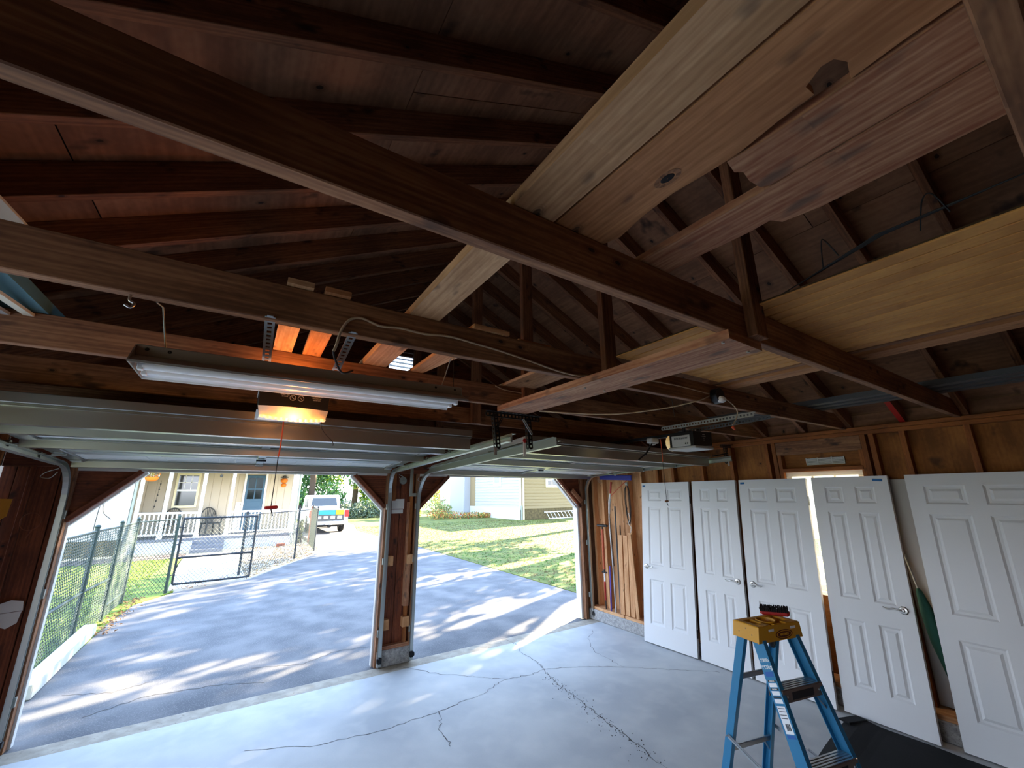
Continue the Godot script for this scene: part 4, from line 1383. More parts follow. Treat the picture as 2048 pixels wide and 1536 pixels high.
func step_ladder() -> void:
	var t := thing("step_ladder", "blue fibreglass stepladder with a yellow top in front of the white doors", "stepladder", Vector3(2.765, 0, -1.455), -0.2205)
	var FT := func(y: float, sx: float) -> Vector3: return Vector3(sx * lerpf(0.205, 0.145, y / 1.09), y, lerpf(0.43, 0.045, y / 1.09))
	var RT := func(y: float, sx: float) -> Vector3: return Vector3(sx * lerpf(0.195, 0.145, y / 1.09), y, lerpf(-0.36, -0.055, y / 1.09))
	var st: SurfaceTool
	for sx in [-1.0, 1.0]:
		st = S()
		channel_rail(st, FT.call(0.03, sx), FT.call(1.10, sx), Vector3(sx, 0, 0), 0.072, 0.026)
		var r := obj("front_rail", st, M.ladder_blue, t)
		st = S()
		channel_rail(st, RT.call(0.03, sx), RT.call(1.09, sx), Vector3(sx, 0, 0), 0.05, 0.026)
		obj("rear_rail", st, M.ladder_blue, t)
		for f in [FT, RT]:
			st = S()
			box(st, f.call(0.025, sx), Vector3(0.05, 0.05, 0.085), Basis(), 0.006)
			obj("foot", st, M.black_plastic, t)
		# hinged spreader
		var p0: Vector3 = RT.call(0.50, sx) + Vector3(sx * 0.012, 0, 0)
		var p1: Vector3 = FT.call(0.36, sx) + Vector3(sx * 0.012, 0, 0)
		var pm := p0.lerp(p1, 0.5) + Vector3(sx * 0.004, 0.0, 0)
		st = S()
		bar(st, p0, pm + (p1 - p0) * 0.06, 0.004, 0.024, Vector3.UP, 0.001)
		bar(st, p0 + Vector3(sx * 0.003, 0, 0), pm + Vector3(sx * 0.003, 0, 0), 0.004, 0.008, Vector3.UP, 0.001)
		bar(st, pm - (p1 - p0) * 0.03, p1, 0.004, 0.024, Vector3.UP, 0.001)
		bar(st, pm + Vector3(sx * 0.003, 0, 0), p1 + Vector3(sx * 0.003, 0, 0), 0.004, 0.008, Vector3.UP, 0.001)
		var sp := obj("spreader", st, M.alu, t)
		st = S()
		bar(st, pm - (p1 - p0) * 0.11 + Vector3(sx * 0.004, 0.004, 0), pm + (p1 - p0) * 0.11 + Vector3(sx * 0.004, 0.004, 0), 0.004, 0.034, Vector3.UP, 0.001)
		obj("hinge_plate", st, M.alu, sp)
		for k in [-0.07, 0.05, 0.5, -0.5]:
			st = S()
			sphere(st, pm + (p1 - p0) * k + Vector3(sx * 0.007, 0.002, 0), Vector3(0.004, 0.006, 0.006), 8)
			obj("rivet", st, M.alu, sp)
		if sx < 0:
			# printed labels on the outer face of the left rail
			var d: Vector3 = (FT.call(1.0, sx) - FT.call(0.0, sx)).normalized()
			var out := Vector3(-1, 0, 0)
			var a := d.cross(out).normalized()
			out = a.cross(d).normalized()
			var xr := -a if a.z < 0 else a
			var put := func(y: float, dx: float) -> Transform3D: return Transform3D(Basis(xr, d, xr.cross(d)), FT.call(y, sx) + out * 0.0032 + xr * dx)
			letters("250lb", 0.016, M.print_white, r, put.call(0.985, 0.002))
			letters("113kg", 0.018, M.print_white, r, put.call(0.955, 0.002))
			for z in [[0.925, 0.022, M.print_blue], [0.895, 0.009, M.print_black], [0.879, 0.018, M.print_white], [0.862, 0.008, M.print_black], [0.846, 0.018, M.print_white], [0.829, 0.008, M.print_black], [0.813, 0.018, M.print_white], [0.74, 0.115, M.print_white], [0.675, 0.014, M.print_blue]]:
				st = S()
				var xf: Transform3D = put.call(z[0], 0.002)
				box(st, xf.origin, Vector3(0.05, z[1], 0.0008), xf.basis)
				obj("label", st, z[2], r)
			for i in 9:
				st = S()
				var xf: Transform3D = put.call(0.712, -0.008 + i * 0.0032)
				box(st, xf.origin + out * 0.0006, Vector3(0.0012 + 0.0009 * (i % 3), 0.028, 0.0006), xf.basis)
				obj("barcode_line", st, M.print_black, r)
			for i in 4:
				st = S()
				var xf: Transform3D = put.call(0.785 - i * 0.013, 0.002)
				box(st, xf.origin + out * 0.0006, Vector3(0.04, 0.003, 0.0006), xf.basis)
				obj("label_line", st, M.print_black, r)
			letters("DANGER", 0.006, M.print_white, r, put.call(0.8955, 0.002).translated(out * 0.0008))
			letters("CAUTION", 0.005, M.print_white, r, put.call(0.862, 0.002).translated(out * 0.0008))
	for y in [0.255, 0.56, 0.865]:
		var c: Vector3 = (FT.call(y, -1.0) + FT.call(y, 1.0)) / 2
		var w: float = FT.call(y, 1.0).x * 2 - 0.008
		st = S()
		for k in 5:
			bx(st, Vector3(-w / 2, y - 0.003, c.z - 0.042 + k * 0.017), Vector3(w / 2, y + 0.004, c.z - 0.028 + k * 0.017), 0.002)
		bx(st, Vector3(-w / 2, y - 0.007, c.z - 0.042), Vector3(w / 2, y - 0.003, c.z + 0.042))
		var o := obj("step", st, M.alu, t)
		st = S()
		bx(st, Vector3(-w / 2, y - 0.058, c.z + 0.040), Vector3(w / 2, y + 0.002, c.z + 0.044), 0.002)
		bx(st, Vector3(-w / 2, y - 0.05, c.z - 0.044), Vector3(w / 2, y + 0.002, c.z - 0.040), 0.002)
		obj("riser", st, M.alu_brown, o)
		st = S()
		bx(st, Vector3(-w * 0.28, y - 0.047, c.z + 0.044), Vector3(w * 0.26, y - 0.012, c.z + 0.0452))
		obj("label", st, M.print_black, o)
		for x in [-0.4, 0.4]:
			st = S()
			sphere(st, Vector3(x * w, y - 0.028, c.z + 0.045), Vector3(0.006, 0.006, 0.003), 8)
			obj("rivet", st, M.alu, o)
		for sx in [-1.0, 1.0]:
			st = S()
			bar(st, Vector3(sx * (w / 2 - 0.05), y - 0.03, c.z), FT.call(y - 0.12, sx) - Vector3(sx * 0.01, 0, 0), 0.02, 0.004)
			obj("step_brace", st, M.alu_brown, o)
	for y in [0.42, 0.83]:
		st = S()
		bar(st, RT.call(y, -1.0), RT.call(y, 1.0), 0.014, 0.028, Vector3.UP, 0.003)
		var rb := obj("rear_bar", st, M.alu, t)
		for sx in [-1.0, 1.0]:
			st = S()
			bar(st, RT.call(y - 0.01, sx) * Vector3(0.7, 1, 1), RT.call(y - 0.075, sx), 0.012, 0.004)
			obj("rear_brace", st, M.alu, rb)
	# yellow moulded cap with a tool tray
	st = S()
	for f in [[-0.086, -0.066], [0.066, 0.086]]:
		prism(st, [Vector2(-0.178, 1.068), Vector2(0.178, 1.068), Vector2(0.165, 1.148), Vector2(-0.165, 1.148)], 0.008, Transform3D(Basis(), Vector3(0, 0, f[0] if f[0] < 0 else f[1] - 0.008)))
	for sx in [-1.0, 1.0]:
		bar(st, Vector3(sx * 0.174, 1.068, 0), Vector3(sx * 0.161, 1.146, 0), 0.172, 0.008, Vector3(sx, 0, 0), 0.002)
	var cap := obj("cap", st, M.ladder_yellow, t)
	st = S()
	bx(st, Vector3(-0.164, 1.128, -0.08), Vector3(0.164, 1.134, 0.08))
	for r in [[-0.165, -0.125, -0.084, 0.084], [0.125, 0.165, -0.084, 0.084], [-0.125, -0.06, 0.03, 0.084], [0.06, 0.125, 0.04, 0.084], [-0.125, 0.125, -0.084, -0.05], [-0.04, 0.03, 0.062, 0.084], [-0.075, -0.055, -0.05, 0.03], [0.07, 0.085, -0.05, 0.02]]:
		bx(st, Vector3(r[0], 1.132, r[2]), Vector3(r[1], 1.151, r[3]), 0.004)
	obj("tool_tray", st, M.ladder_yellow, cap)
	st = S()
	lathe(st, [Vector2(0.045, 1.134), Vector2(0.05, 1.153), Vector2(0.055, 1.153), Vector2(0.055, 1.134)], 24, Transform3D(Basis(), Vector3(0.005, 0, -0.005)))
	obj("cup_ring", st, M.ladder_yellow, cap)
	for p in [Vector2(-0.07, 1.126), Vector2(0.105, 1.126)]:
		st = S()
		box(st, Vector3(p.x, p.y, 0.0865), Vector3(0.042, 0.013, 0.001), Basis(), 0.0)
		obj("slot", st, M.print_white, cap)
	# oval badge
	var ov := func(rx: float, ry: float) -> Array: return range(28).map(func(i): return Vector2(rx * cos(TAU * i / 28), ry * sin(TAU * i / 28)))
	st = S()
	prism(st, ov.call(0.068, 0.024), 0.001, Transform3D(Basis(), Vector3(0.028, 1.098, 0.086)))
	var bd := obj("badge", st, M.print_dark, cap)
	st = S()
	prism(st, ov.call(0.06, 0.019), 0.001, Transform3D(Basis(), Vector3(0.028, 1.098, 0.0867)))
	obj("badge_rim", st, M.ladder_yellow, bd)
	st = S()
	prism(st, ov.call(0.054, 0.0155), 0.001, Transform3D(Basis(), Vector3(0.028, 1.098, 0.0872)))
	obj("badge_field", st, M.print_dark, bd)
	letters("WERNER", 0.012, M.ladder_yellow, bd, Transform3D(Basis(), Vector3(0.028, 1.098, 0.0885)))
	for p in [Vector3(-0.17, 1.10, 0.04), Vector3(-0.17, 1.10, -0.045), Vector3(-0.166, 1.125, 0.0), Vector3(-0.172, 1.08, 0.01)]:
		st = S()
		sphere(st, p, Vector3(0.004, 0.005, 0.005), 8)
		obj("rivet", st, M.alu_brown, cap)

	# scrub brush on the cap and a dark pouch under it
	var b := thing("scrub_brush", "red scrub brush with black bristles lying on the yellow ladder top", "brush", t.transform * Vector3(0.135, 1.158, -0.04), -0.2205)
	b.rotation = Vector3(0.35, -0.2205 - 1.0, 0.06)
	st = S()
	bx(st, Vector3(-0.08, 0.0, -0.025), Vector3(0.08, 0.03, 0.025), 0.012)
	obj("body", st, M.red_plastic, b)
	st = S()
	for i in 15:
		for j in 5:
			var p := Vector3(-0.072 + i * 0.0103, 0.03, -0.02 + j * 0.01)
			bar(st, p, p + Vector3(rng.randf_range(-0.003, 0.003), 0.018, rng.randf_range(-0.003, 0.003)), 0.007, 0.007, Vector3.RIGHT)
	obj("bristles", st, M.brush_black, b, "", "stuff")
	var po := thing("pouch", "small black pouch hanging under the ladder top", "pouch", t.transform * Vector3(0.12, 1.035, -0.075), -0.2205)
	st = S()
	sphere(st, Vector3(0, -0.02, 0), Vector3(0.035, 0.05, 0.02), 12)
	obj("bag", st, M.black_plastic, po)
	st = S()
	tube(st, [Vector3(0, 0.02, 0), Vector3(0, 0.05, 0.005)], 0.004, 6)
	obj("strap", st, M.black_cable, po)


# ---------------------------------------------------------------- tools against the right wall
func wall_tools() -> void:
	var st: SurfaceTool
	var r := thing("snow_rake", "long handled snow rake with a blue blade up under the right door", "rake", Vector3(4.89, 0.20, -4.74))
	st = S()
	tube(st, smooth([Vector3(0.02, -0.008, 0.0), Vector3(0.02, 0.5, 0.0), Vector3(0.015, 1.2, -0.01), Vector3(0.02, 1.42, 0.0), Vector3(0.03, 1.60, 0.03)], 5), 0.0125, 10)
	obj("pole", st, M.alu, r)
	st = S()
	tube(st, smooth([Vector3(0.015, 1.38, 0.0), Vector3(0.02, 1.56, 0.012), Vector3(0.03, 1.68, 0.034)], 5), 0.0155, 10)
	obj("sleeve", st, M.white_paint, r)
	st = S()
	tube(st, [Vector3(0.03, 1.69, 0.034), Vector3(0.04, 1.86, 0.055)], 0.014, 10)
	obj("grip", st, M.red_plastic, r)
	st = S()
	tube(st, [Vector3(0.028, 1.64, 0.03), Vector3(0.03, 1.90, 0.42)], 0.006, 8)
	obj("stay", st, M.orange_tool, r)
	st = S()
	box(st, Vector3(0.02, 1.925, 0.16), Vector3(0.02, 0.075, 0.66), Basis(Vector3.RIGHT, 0.045), 0.006)
	obj("blade", st, M.broom_blue, r)
	var e := thing("edger", "orange shafted tool with a black T handle standing at the front right corner", "tool", Vector3(4.9, 0.20, -4.93))
	for q in [["shaft", M.orange_tool, 0.55, 1.14, 0.019], ["lower_grip", M.black_plastic, 0.50, 0.575, 0.016], ["sleeve", M.white_paint, 0.38, 0.50, 0.012], ["tip", M.red_plastic, 0.12, 0.38, 0.014], ["spike", M.black_steel, 0.0, 0.12, 0.008]]:
		st = S()
		tube(st, [Vector3(0.02 * q[2], q[2], 0.0), Vector3(0.02 * q[3], q[3], 0.0)], q[4], 10)
		obj(q[0], st, q[1], e)
	st = S()
	tube(st, [Vector3(0.022, 1.14, 0), Vector3(0.022, 1.19, 0)], 0.009, 8)
	bx(st, Vector3(0.005, 1.175, -0.115), Vector3(0.04, 1.21, 0.115), 0.01)
	obj("handle", st, M.black_plastic, e)
	st = S()
	bx(st, Vector3(0.0, 0.50, -0.05), Vector3(0.022, 0.518, 0.05), 0.004)
	obj("foot_rest", st, M.black_steel, e)
	for p in [["pole", "purple pole standing between the orange tool and the snow rake", M.purple, 4.90, -4.825, 0.62, 0.011], ["pole", "dark grey pole standing right of the snow rake", M.truck_grey, 4.92, -4.66, 1.50, 0.012], ["pole", "thin black pole leaning beside the leftmost new plank", M.black_steel, 4.94, -4.60, 1.22, 0.008], ["rod", "short black rod hanging behind the snow rake pole", M.black_steel, 4.97, -4.78, 0.0, 0.008]]:
		st = S()
		if p[5] > 0: tube(st, [Vector3(0, 0, 0), Vector3(0.03, p[5], 0.0)], p[6], 8)
		else: tube(st, [Vector3(0, 0.62, 0), Vector3(0, 1.32, -0.02)], p[6], 8)
		var o := obj(p[0], st, p[2])
		o.position = Vector3(p[3], 0.192, p[4])
		tag(o, p[1], "pole" if p[0] == "pole" else "rod")
	for i in 4:
		var o := thing("new_plank", ["leftmost new pine plank standing on the sill", "second new pine plank from the left on the sill", "third new pine plank from the left on the sill", "new pine plank tilted to the left at the right of its group"][i], "plank", Vector3(4.905 + 0.006 * i, 0.195, -4.60 + i * 0.092), 0.0, "new planks beside the tools")
		var hh: float = [1.08, 1.08, 1.12, 1.10][i]
		st = S()
		if i < 3: bar(st, Vector3(0, 0, 0), Vector3(0.055, hh, [0.0, 0.006, 0.0][i]), 0.024, 0.082, Vector3(0, 0, 1), 0.003)
		else: bar(st, Vector3(-0.03, 0.0, 0.012), Vector3(0.02, hh, -0.075), 0.022, 0.055, Vector3(0, 0, 1), 0.003)
		obj("timber", st, M.fresh, o)
	var wl := thing("wire_coil", "dark wire loops and white cord hanging from a nail over the new planks", "wire", Vector3(4.985, 2.02, -4.415))
	st = S()
	for k in 3:
		var d := 0.02 + 0.012 * k
		tube(st, smooth([Vector3(0, 0, 0), Vector3(-0.015, -0.1, -d), Vector3(-0.02, -0.40, -d * 0.8), Vector3(-0.02, -0.56 - 0.02 * k, 0.01), Vector3(-0.015, -0.40, d + 0.01), Vector3(-0.01, -0.1, d), Vector3(0, 0, 0)], 5), 0.004, 6)
	obj("loops", st, M.black_cable, wl)
	st = S()
	tube(st, smooth([Vector3(-0.02, -0.42, 0.01), Vector3(-0.035, -0.5, 0.04), Vector3(-0.03, -0.57, 0.0), Vector3(-0.035, -0.63, 0.05), Vector3(-0.03, -0.7, 0.02)], 5), 0.005, 6)
	obj("white_cord", st, M.paper, wl)
	st = S()
	tube(st, [Vector3(0.015, 0.0, 0), Vector3(-0.03, 0.015, 0)], 0.006, 6)
	bx(st, Vector3(-0.02, -0.02, -0.025), Vector3(0.01, 0.03, 0.025), 0.006)
	obj("hook", st, M.galv_dull, wl)
	var um := thing("folded_umbrella", "folded dark green umbrella leaning in the gap beside the wide right door", "umbrella", Vector3(4.955, 0.42, -1.20))
	um.rotation.x = -0.13
	st = S()
	lathe(st, [Vector2(0.012, 0.0), Vector2(0.03, 0.02), Vector2(0.052, 0.28), Vector2(0.045, 0.5), Vector2(0.02, 0.66), Vector2(0.008, 0.68)], 10)
	obj("canopy", st, M.green_fabric, um)
	st = S()
	tube(st, [Vector3(0, -0.26, 0), Vector3(0, 0.95, 0)], 0.007, 8)
	obj("shaft", st, M.galv_dull, um)
	var gb := thing("grey_board", "grey board standing behind the gap between the last two white doors", "board", Vector3(5.055, 0.20, -1.262))
	st = S()
	bx(st, Vector3(0, 0.0, -0.09), Vector3(0.014, 1.80, 0.09), 0.002)
	obj("sheet", st, M.grey_plastic, gb)


func small_things() -> void:
	var st: SurfaceTool
	# rumpled black mat
	var m := thing("floor_mat", "rumpled black mat on the floor in front of the right hand doors", "mat", Vector3(4.1, 0.0, -1.2))
	st = S()
	var N := 30
	var hgt := func(u: float, v: float) -> float: return 0.008 + 0.010 * absf(sin(u * 9.0 + v * 5.0)) * absf(sin(v * 7.0)) + (0.02 * exp(-pow((v - 0.06) * 16.0, 2)))
	var at := func(u: float, v: float) -> Vector3:
		var x := lerpf(-0.62 - 0.12 * sin(v * 2.0), 0.60, u)
		var z := lerpf(-0.60 - 0.08 * u + 0.07 * (1.0 - u) * (1.0 - u), 0.95, v)
		return Vector3(x, hgt.call(u, v), z)
	for i in N:
		for j in N:
			var a: Vector3 = at.call(float(i) / N, float(j) / N)
			var b: Vector3 = at.call(float(i + 1) / N, float(j) / N)
			var c: Vector3 = at.call(float(i + 1) / N, float(j + 1) / N)
			var d: Vector3 = at.call(float(i) / N, float(j + 1) / N)
			quad(st, a, b, c, d, Vector3.UP)
			for q in [[i == 0, a, d, Vector3.LEFT], [i == N - 1, b, c, Vector3.RIGHT], [j == 0, a, b, Vector3.FORWARD], [j == N - 1, c, d, Vector3.BACK]]:
				if q[0]: quad(st, q[1], q[2], q[2] * Vector3(1, 0, 1) + Vector3(0, 0.001, 0), q[1] * Vector3(1, 0, 1) + Vector3(0, 0.001, 0), q[3])
	obj("pile", st, M.mat_black, m)
	st = S()
	box(st, Vector3(0.50, 0.035, -0.62), Vector3(0.22, 0.014, 0.09), Basis(Vector3(0, 1, 0.3).normalized(), -0.25), 0.005)
	obj("folded_corner", st, M.mat_black, m)
	# on the front wall left of the left opening
	var h := thing("wire_ring", "thin wire ring hanging on the dark boards at the left", "ring", Vector3(-1.435, 1.70, FRONT + 0.003))
	st = S()
	tube(st, range(28).map(func(i): return Vector3(0.062 * cos(TAU * i / 28), 0.07 * sin(TAU * i / 28), 0)), 0.003, 6, true)
	obj("ring", st, M.dark_board, h)
	st = S()
	tube(st, [Vector3(0.02, -0.068, 0), Vector3(0.0, -0.13, 0)], 0.004, 6)
	obj("tail", st, M.dark_board, h)
	var y := thing("yellow_tag", "yellow orange plate hanging at the left edge of the picture", "plate", Vector3(-1.575, 1.80, FRONT + 0.02))
	st = S()
	prism(st, [Vector2(-0.1, -0.08), Vector2(-0.03, -0.08), Vector2(0.0, -0.05), Vector2(0.005, 0.085), Vector2(-0.1, 0.09)], 0.006)
	obj("plate", st, M.yellow_plate, y)
	var p := thing("torn_paper", "torn greyish paper wrap on the dark boards at the lower left", "paper", Vector3(-1.44, 0.98, FRONT - 0.012))
	st = S()
	prism(st, [Vector2(-0.14, 0.09), Vector2(-0.06, 0.085), Vector2(0.02, 0.115), Vector2(0.09, 0.10), Vector2(0.10, 0.03), Vector2(-0.14, 0.015)], 0.004)
	obj("upper_sheet", st, M.paper, p)
	st = S()
	prism(st, [Vector2(-0.14, 0.012), Vector2(0.095, 0.026), Vector2(0.085, -0.06), Vector2(0.03, -0.095), Vector2(-0.02, -0.07), Vector2(-0.14, -0.085)], 0.006)
	obj("lower_sheet", st, M.paper, p)


# ---------------------------------------------------------------- outside: ground
func flat_poly(st: SurfaceTool, poly: Array, y: float, depth := 0.2) -> void:
	prism(st, poly.map(func(q): return Vector2(q[0], -q[1])), -depth, Transform3D(Basis(Vector3(1, 0, 0), Vector3(0, 0, -1), Vector3(0, 1, 0)), Vector3(0, y, 0)))


const DRIVE := [[-1.46, -5.265], [-1.43, -9.3], [-1.32, -10.6], [-0.8, -11.5], [0.5, -12.15], [2.65, -16.2], [2.9, -19.5], [2.9, -34.0], [6.9, -34.0], [6.6, -29.0], [5.75, -24.5], [5.95, -15.5], [5.86, -6.6], [5.5, -5.265]]


func outdoors() -> void:
	var st := S()
	flat_poly(st, DRIVE, -0.012, 0.16)
	var d := obj("driveway", st, M.asphalt)
	tag(d, "grey asphalt driveway running from the garage to the parked truck", "", "", "structure")
	for c in [[[0.4, -6.1], [0.9, -5.9], [1.3, -6.1], [1.9, -6.0]], [[-0.9, -5.7], [-0.5, -5.9], [0.1, -5.8], [0.5, -5.6]], [[-1.2, -6.4], [-0.8, -6.2], [-0.5, -6.3]], [[3.2, -9.2], [3.9, -9.0], [4.6, -9.3], [5.4, -9.1]]]:
		st = S()
		for i in c.size() - 1:
			for k in 7:
				var a := Vector3(lerpf(c[i][0], c[i + 1][0], k / 7.0), -0.0105, lerpf(c[i][1], c[i + 1][1], k / 7.0) + 0.02 * sin(k * 9.0 + i))
				var b := Vector3(lerpf(c[i][0], c[i + 1][0], (k + 1) / 7.0), -0.0105, lerpf(c[i][1], c[i + 1][1], (k + 1) / 7.0) + 0.02 * sin((k + 1) * 9.0 + i))
				var n := (b - a).normalized().cross(Vector3.UP) * 0.005
				quad(st, a - n, b - n, b + n, a + n, Vector3.UP)
		obj("crack", st, M.crack, d)
	st = S()
	flat_poly(st, [[5.5, -5.0], [5.88, -6.6], [5.97, -15.5], [5.77, -24.5], [6.62, -29.0], [6.92, -34.05], [2.0, -34.05], [2.0, -95.0], [110.0, -95.0], [110.0, 12.0], [5.5, 12.0]], -0.005, 0.2)
	var lr := obj("lawn", st, M.lawn)
	tag(lr, "patchy sunlit lawn right of the driveway", "", "", "structure")
	st = S()
	flat_poly(st, [[-1.465, -5.0], [-1.435, -9.3], [-1.335, -10.65], [-0.85, -11.55], [-1.2, -15.6], [-1.2, -18.5], [-12.0, -18.5], [-12.0, 12.0], [-1.95, 12.0], [-1.95, -5.0]], -0.006, 0.2)
	var ll := obj("lawn", st, M.lawn_lush)
	tag(ll, "bright green lawn behind the chain link fence", "", "", "structure")
	st = S()
	flat_poly(st, [[-9.0, -4.9], [-1.96, -4.9], [-1.96, 4.0], [-9.0, 4.0]], 0.004, 0.1)
	tag(obj("side_path", st, M.path), "pale paved strip beside the garage outside the left wall", "path")
	st = S()
	flat_poly(st, [[-12.0, -18.49], [-1.2, -18.49], [-1.2, -17.3], [-12.0, -17.3]], 0.004, 0.05)
	tag(obj("mulch_bed", st, M.mulch), "grey brown mulch strip along the porch foundation", "bed")
	st = S()
	flat_poly(st, [[-0.95, -11.62], [0.42, -12.2], [0.30, -15.0], [0.05, -18.0], [-1.18, -18.0], [-1.15, -15.6]], 0.012, 0.1)
	tag(obj("garden_path", st, M.path), "pale concrete path from the gate to the porch steps", "path")
	# pebble bed between the fence and the porch
	var pb := thing("pebble_bed", "bed of pale pebbles between the fence and the porch", "pebbles", Vector3(1.0, 0, -15.0))
	st = S()
	flat_poly(st, [[-0.55, 2.78], [1.68, -1.25], [1.9, -4.2], [-0.8, -4.0], [-0.65, 0.0]], 0.0, 0.05)
	obj("soil", st, M.path, pb)
	var bed := PackedVector2Array([Vector2(0.42, -12.25), Vector2(2.65, -16.25), Vector2(2.9, -19.0), Vector2(0.15, -19.0), Vector2(0.36, -15.0)])
	st = S()
	sphere(st, Vector3.ZERO, Vector3(1, 0.6, 0.8), 6)
	var tf := []
	while tf.size() < 3400:
		var p := Vector2(rng.randf_range(0.1, 2.9), rng.randf_range(-19.0, -12.2))
		if Geometry2D.is_point_in_polygon(p, bed):
			var s := rng.randf_range(0.018, 0.042)
			tf.append([Transform3D(Basis(Vector3.UP, rng.randf() * TAU).scaled(Vector3.ONE * s), Vector3(p.x - 1.0, 0.01, p.y + 15.0)), [hexc("cdbfa6"), hexc("b29c7c"), hexc("dcd3c2"), hexc("8f7a60"), hexc("c0a070")][rng.randi() % 5]])
	scatter("pebble", st.commit(), M.pebble, tf, pb)
	# fallen leaves along the drive
	var fl := thing("fallen_leaves", "brown fallen leaves along the fence and the edge of the driveway", "leaves", Vector3(0, 0, -10))
	tf = []
	for i in 900:
		var k := rng.randf()
		var p := Vector2(lerpf(-0.9, 2.6, k), lerpf(-11.5, -16.3, k)) + Vector2(rng.randfn(0, 0.12), rng.randfn(0, 0.12))
		if i % 3 == 0: p = Vector2(-1.38 + rng.randfn(0, 0.07), lerpf(-8.6, -11.2, rng.randf()))
		tf.append([Transform3D(Basis.from_euler(Vector3(rng.randf() * 0.7, rng.randf() * TAU, rng.randf() * 0.7)).scaled(Vector3.ONE * rng.randf_range(0.03, 0.06)), Vector3(p.x, 0.012, p.y + 10)), [hexc("8a6038"), hexc("a87a48"), hexc("6b4a2e")][rng.randi() % 3]])
	scatter("leaf", leaf_mesh(), M.leaf, tf, fl)
	# white timber along the fence, blocks in the pebbles
	var wt := thing("border_timber", "white painted timber lying along the foot of the fence", "timber", Vector3(-1.51, -0.01, -7.6))
	st = S()
	box(st, Vector3(0, 0.07, 0), Vector3(0.15, 0.14, 2.35), Basis(Vector3.UP, 0.01), 0.01)
	obj("beam", st, M.siding_white, wt)
	for i in 3:
		var o := thing("concrete_block", ["left one of the pale concrete blocks lying in the pebbles", "middle one of the pale concrete blocks lying in the pebbles", "right one of the pale concrete blocks lying in the pebbles"][i], "block", Vector3(0.28 + i * 0.36, 0.0, -15.35 - i * 0.42), 0.75, "blocks in the pebbles")
		st = S()
		bx(st, Vector3(-0.2, 0, -0.1), Vector3(0.2, 0.19, 0.1), 0.008)
		obj("block", st, M.path, o)
	var br := thing("brick", "single orange brick at the porch corner", "brick", Vector3(1.62, 0.005, -18.7), 0.1)
	st = S()
	bx(st, Vector3(-0.14, 0, -0.06), Vector3(0.14, 0.11, 0.06), 0.006)
	obj("brick_body", st, M.rust, br)
	tag(grass("grass", M.leaf, 15000, Rect2(5.95, -27, 14.0, 21.0), 0.05, 3, lr.position), "tufts of patchy grass on the right lawn", "grass", "", "stuff")
	tag(grass("grass", M.leaf, 9000, Rect2(-6.5, -17.2, 5.0, 11.6), 0.05, 5, ll.position), "tufts of bright grass behind the fence", "grass", "", "stuff")


func scatter(called: String, mesh: Mesh, m: Material, tf: Array, parent: Node3D) -> MultiMeshInstance3D:
	var mm := MultiMesh.new()
	mm.transform_format = MultiMesh.TRANSFORM_3D
	mm.use_colors = true
	mm.mesh = mesh
	mm.instance_count = tf.size()
	for i in tf.size():
		mm.set_instance_transform(i, tf[i][0])
		mm.set_instance_color(i, (tf[i][1] as Color).srgb_to_linear())
	var o := MultiMeshInstance3D.new()
	o.multimesh = mm
	o.material_override = m
	if parent:
		o.name = called
		parent.add_child(o, true)
	else:
		o.name = numbered(called)
		add_child(o)
	o.set_meta("kind", "stuff")
	return o


# a small bent leaf, one unit long
func leaf_mesh() -> Mesh:
	if TX.has("leaf"): return TX["leaf"]
	var st := S()
	var P := [Vector3(0, 0, -0.5), Vector3(0.28, 0.06, -0.05), Vector3(0, 0, 0.5), Vector3(-0.28, 0.06, -0.05)]
	quad(st, P[0], P[1], P[2], Vector3(0, 0.0, 0), Vector3.UP)
	quad(st, P[0], Vector3(0, 0.0, 0), P[2], P[3], Vector3.UP)
	TX["leaf"] = st.commit()
	return TX["leaf"]


func grass(called: String, m: Material, n: int, area: Rect2, tall: float, sd: int, _o: Vector3) -> MultiMeshInstance3D:
	var st := S()
	for i in 6:
		var a := TAU * i / 6.0
		var d := Vector3(cos(a), 0, sin(a))
		var s := d.cross(Vector3.UP) * 0.10
		var b := d * 0.35 * (0.4 + 0.6 * (i % 2))
		face(st, [b - s, b + s, b + d * 0.5 + Vector3(0, 1.0 - 0.2 * (i % 3), 0)], (Vector3.UP + d * 0.3).normalized())
	var r := RandomNumberGenerator.new()
	r.seed = sd
	var pn := FastNoiseLite.new()
	pn.seed = sd
	pn.frequency = 0.25
	var drive := PackedVector2Array(DRIVE.map(func(q): return Vector2(q[0], q[1])))
	var tf := []
	while tf.size() < n:
		var p := area.position + Vector2(r.randf() * area.size.x, area.size.y * (1.0 - pow(r.randf(), 1.3)))
		if Geometry2D.is_point_in_polygon(p, drive) or (p.x > -1.2 and p.x < 3.0): continue
		var k := pn.get_noise_2d(p.x, p.y) + r.randfn(0, 0.25)
		var c := hexc("6e7a28") if k > 0.1 else (hexc("857d3a") if k > -0.2 else hexc("907c50"))
		if sd == 5: c = hexc("788f2a").lerp(hexc("577420"), r.randf())
		elif p.y > -13.0 and k > -0.05: c = hexc("54801f")
		tf.append([Transform3D(Basis(Vector3.UP, r.randf() * TAU).scaled(Vector3(0.06, tall * r.randf_range(0.6, 1.3), 0.06)), Vector3(p.x, -0.006, p.y)), c])
	return scatter(called, st.commit(), m, tf, null)


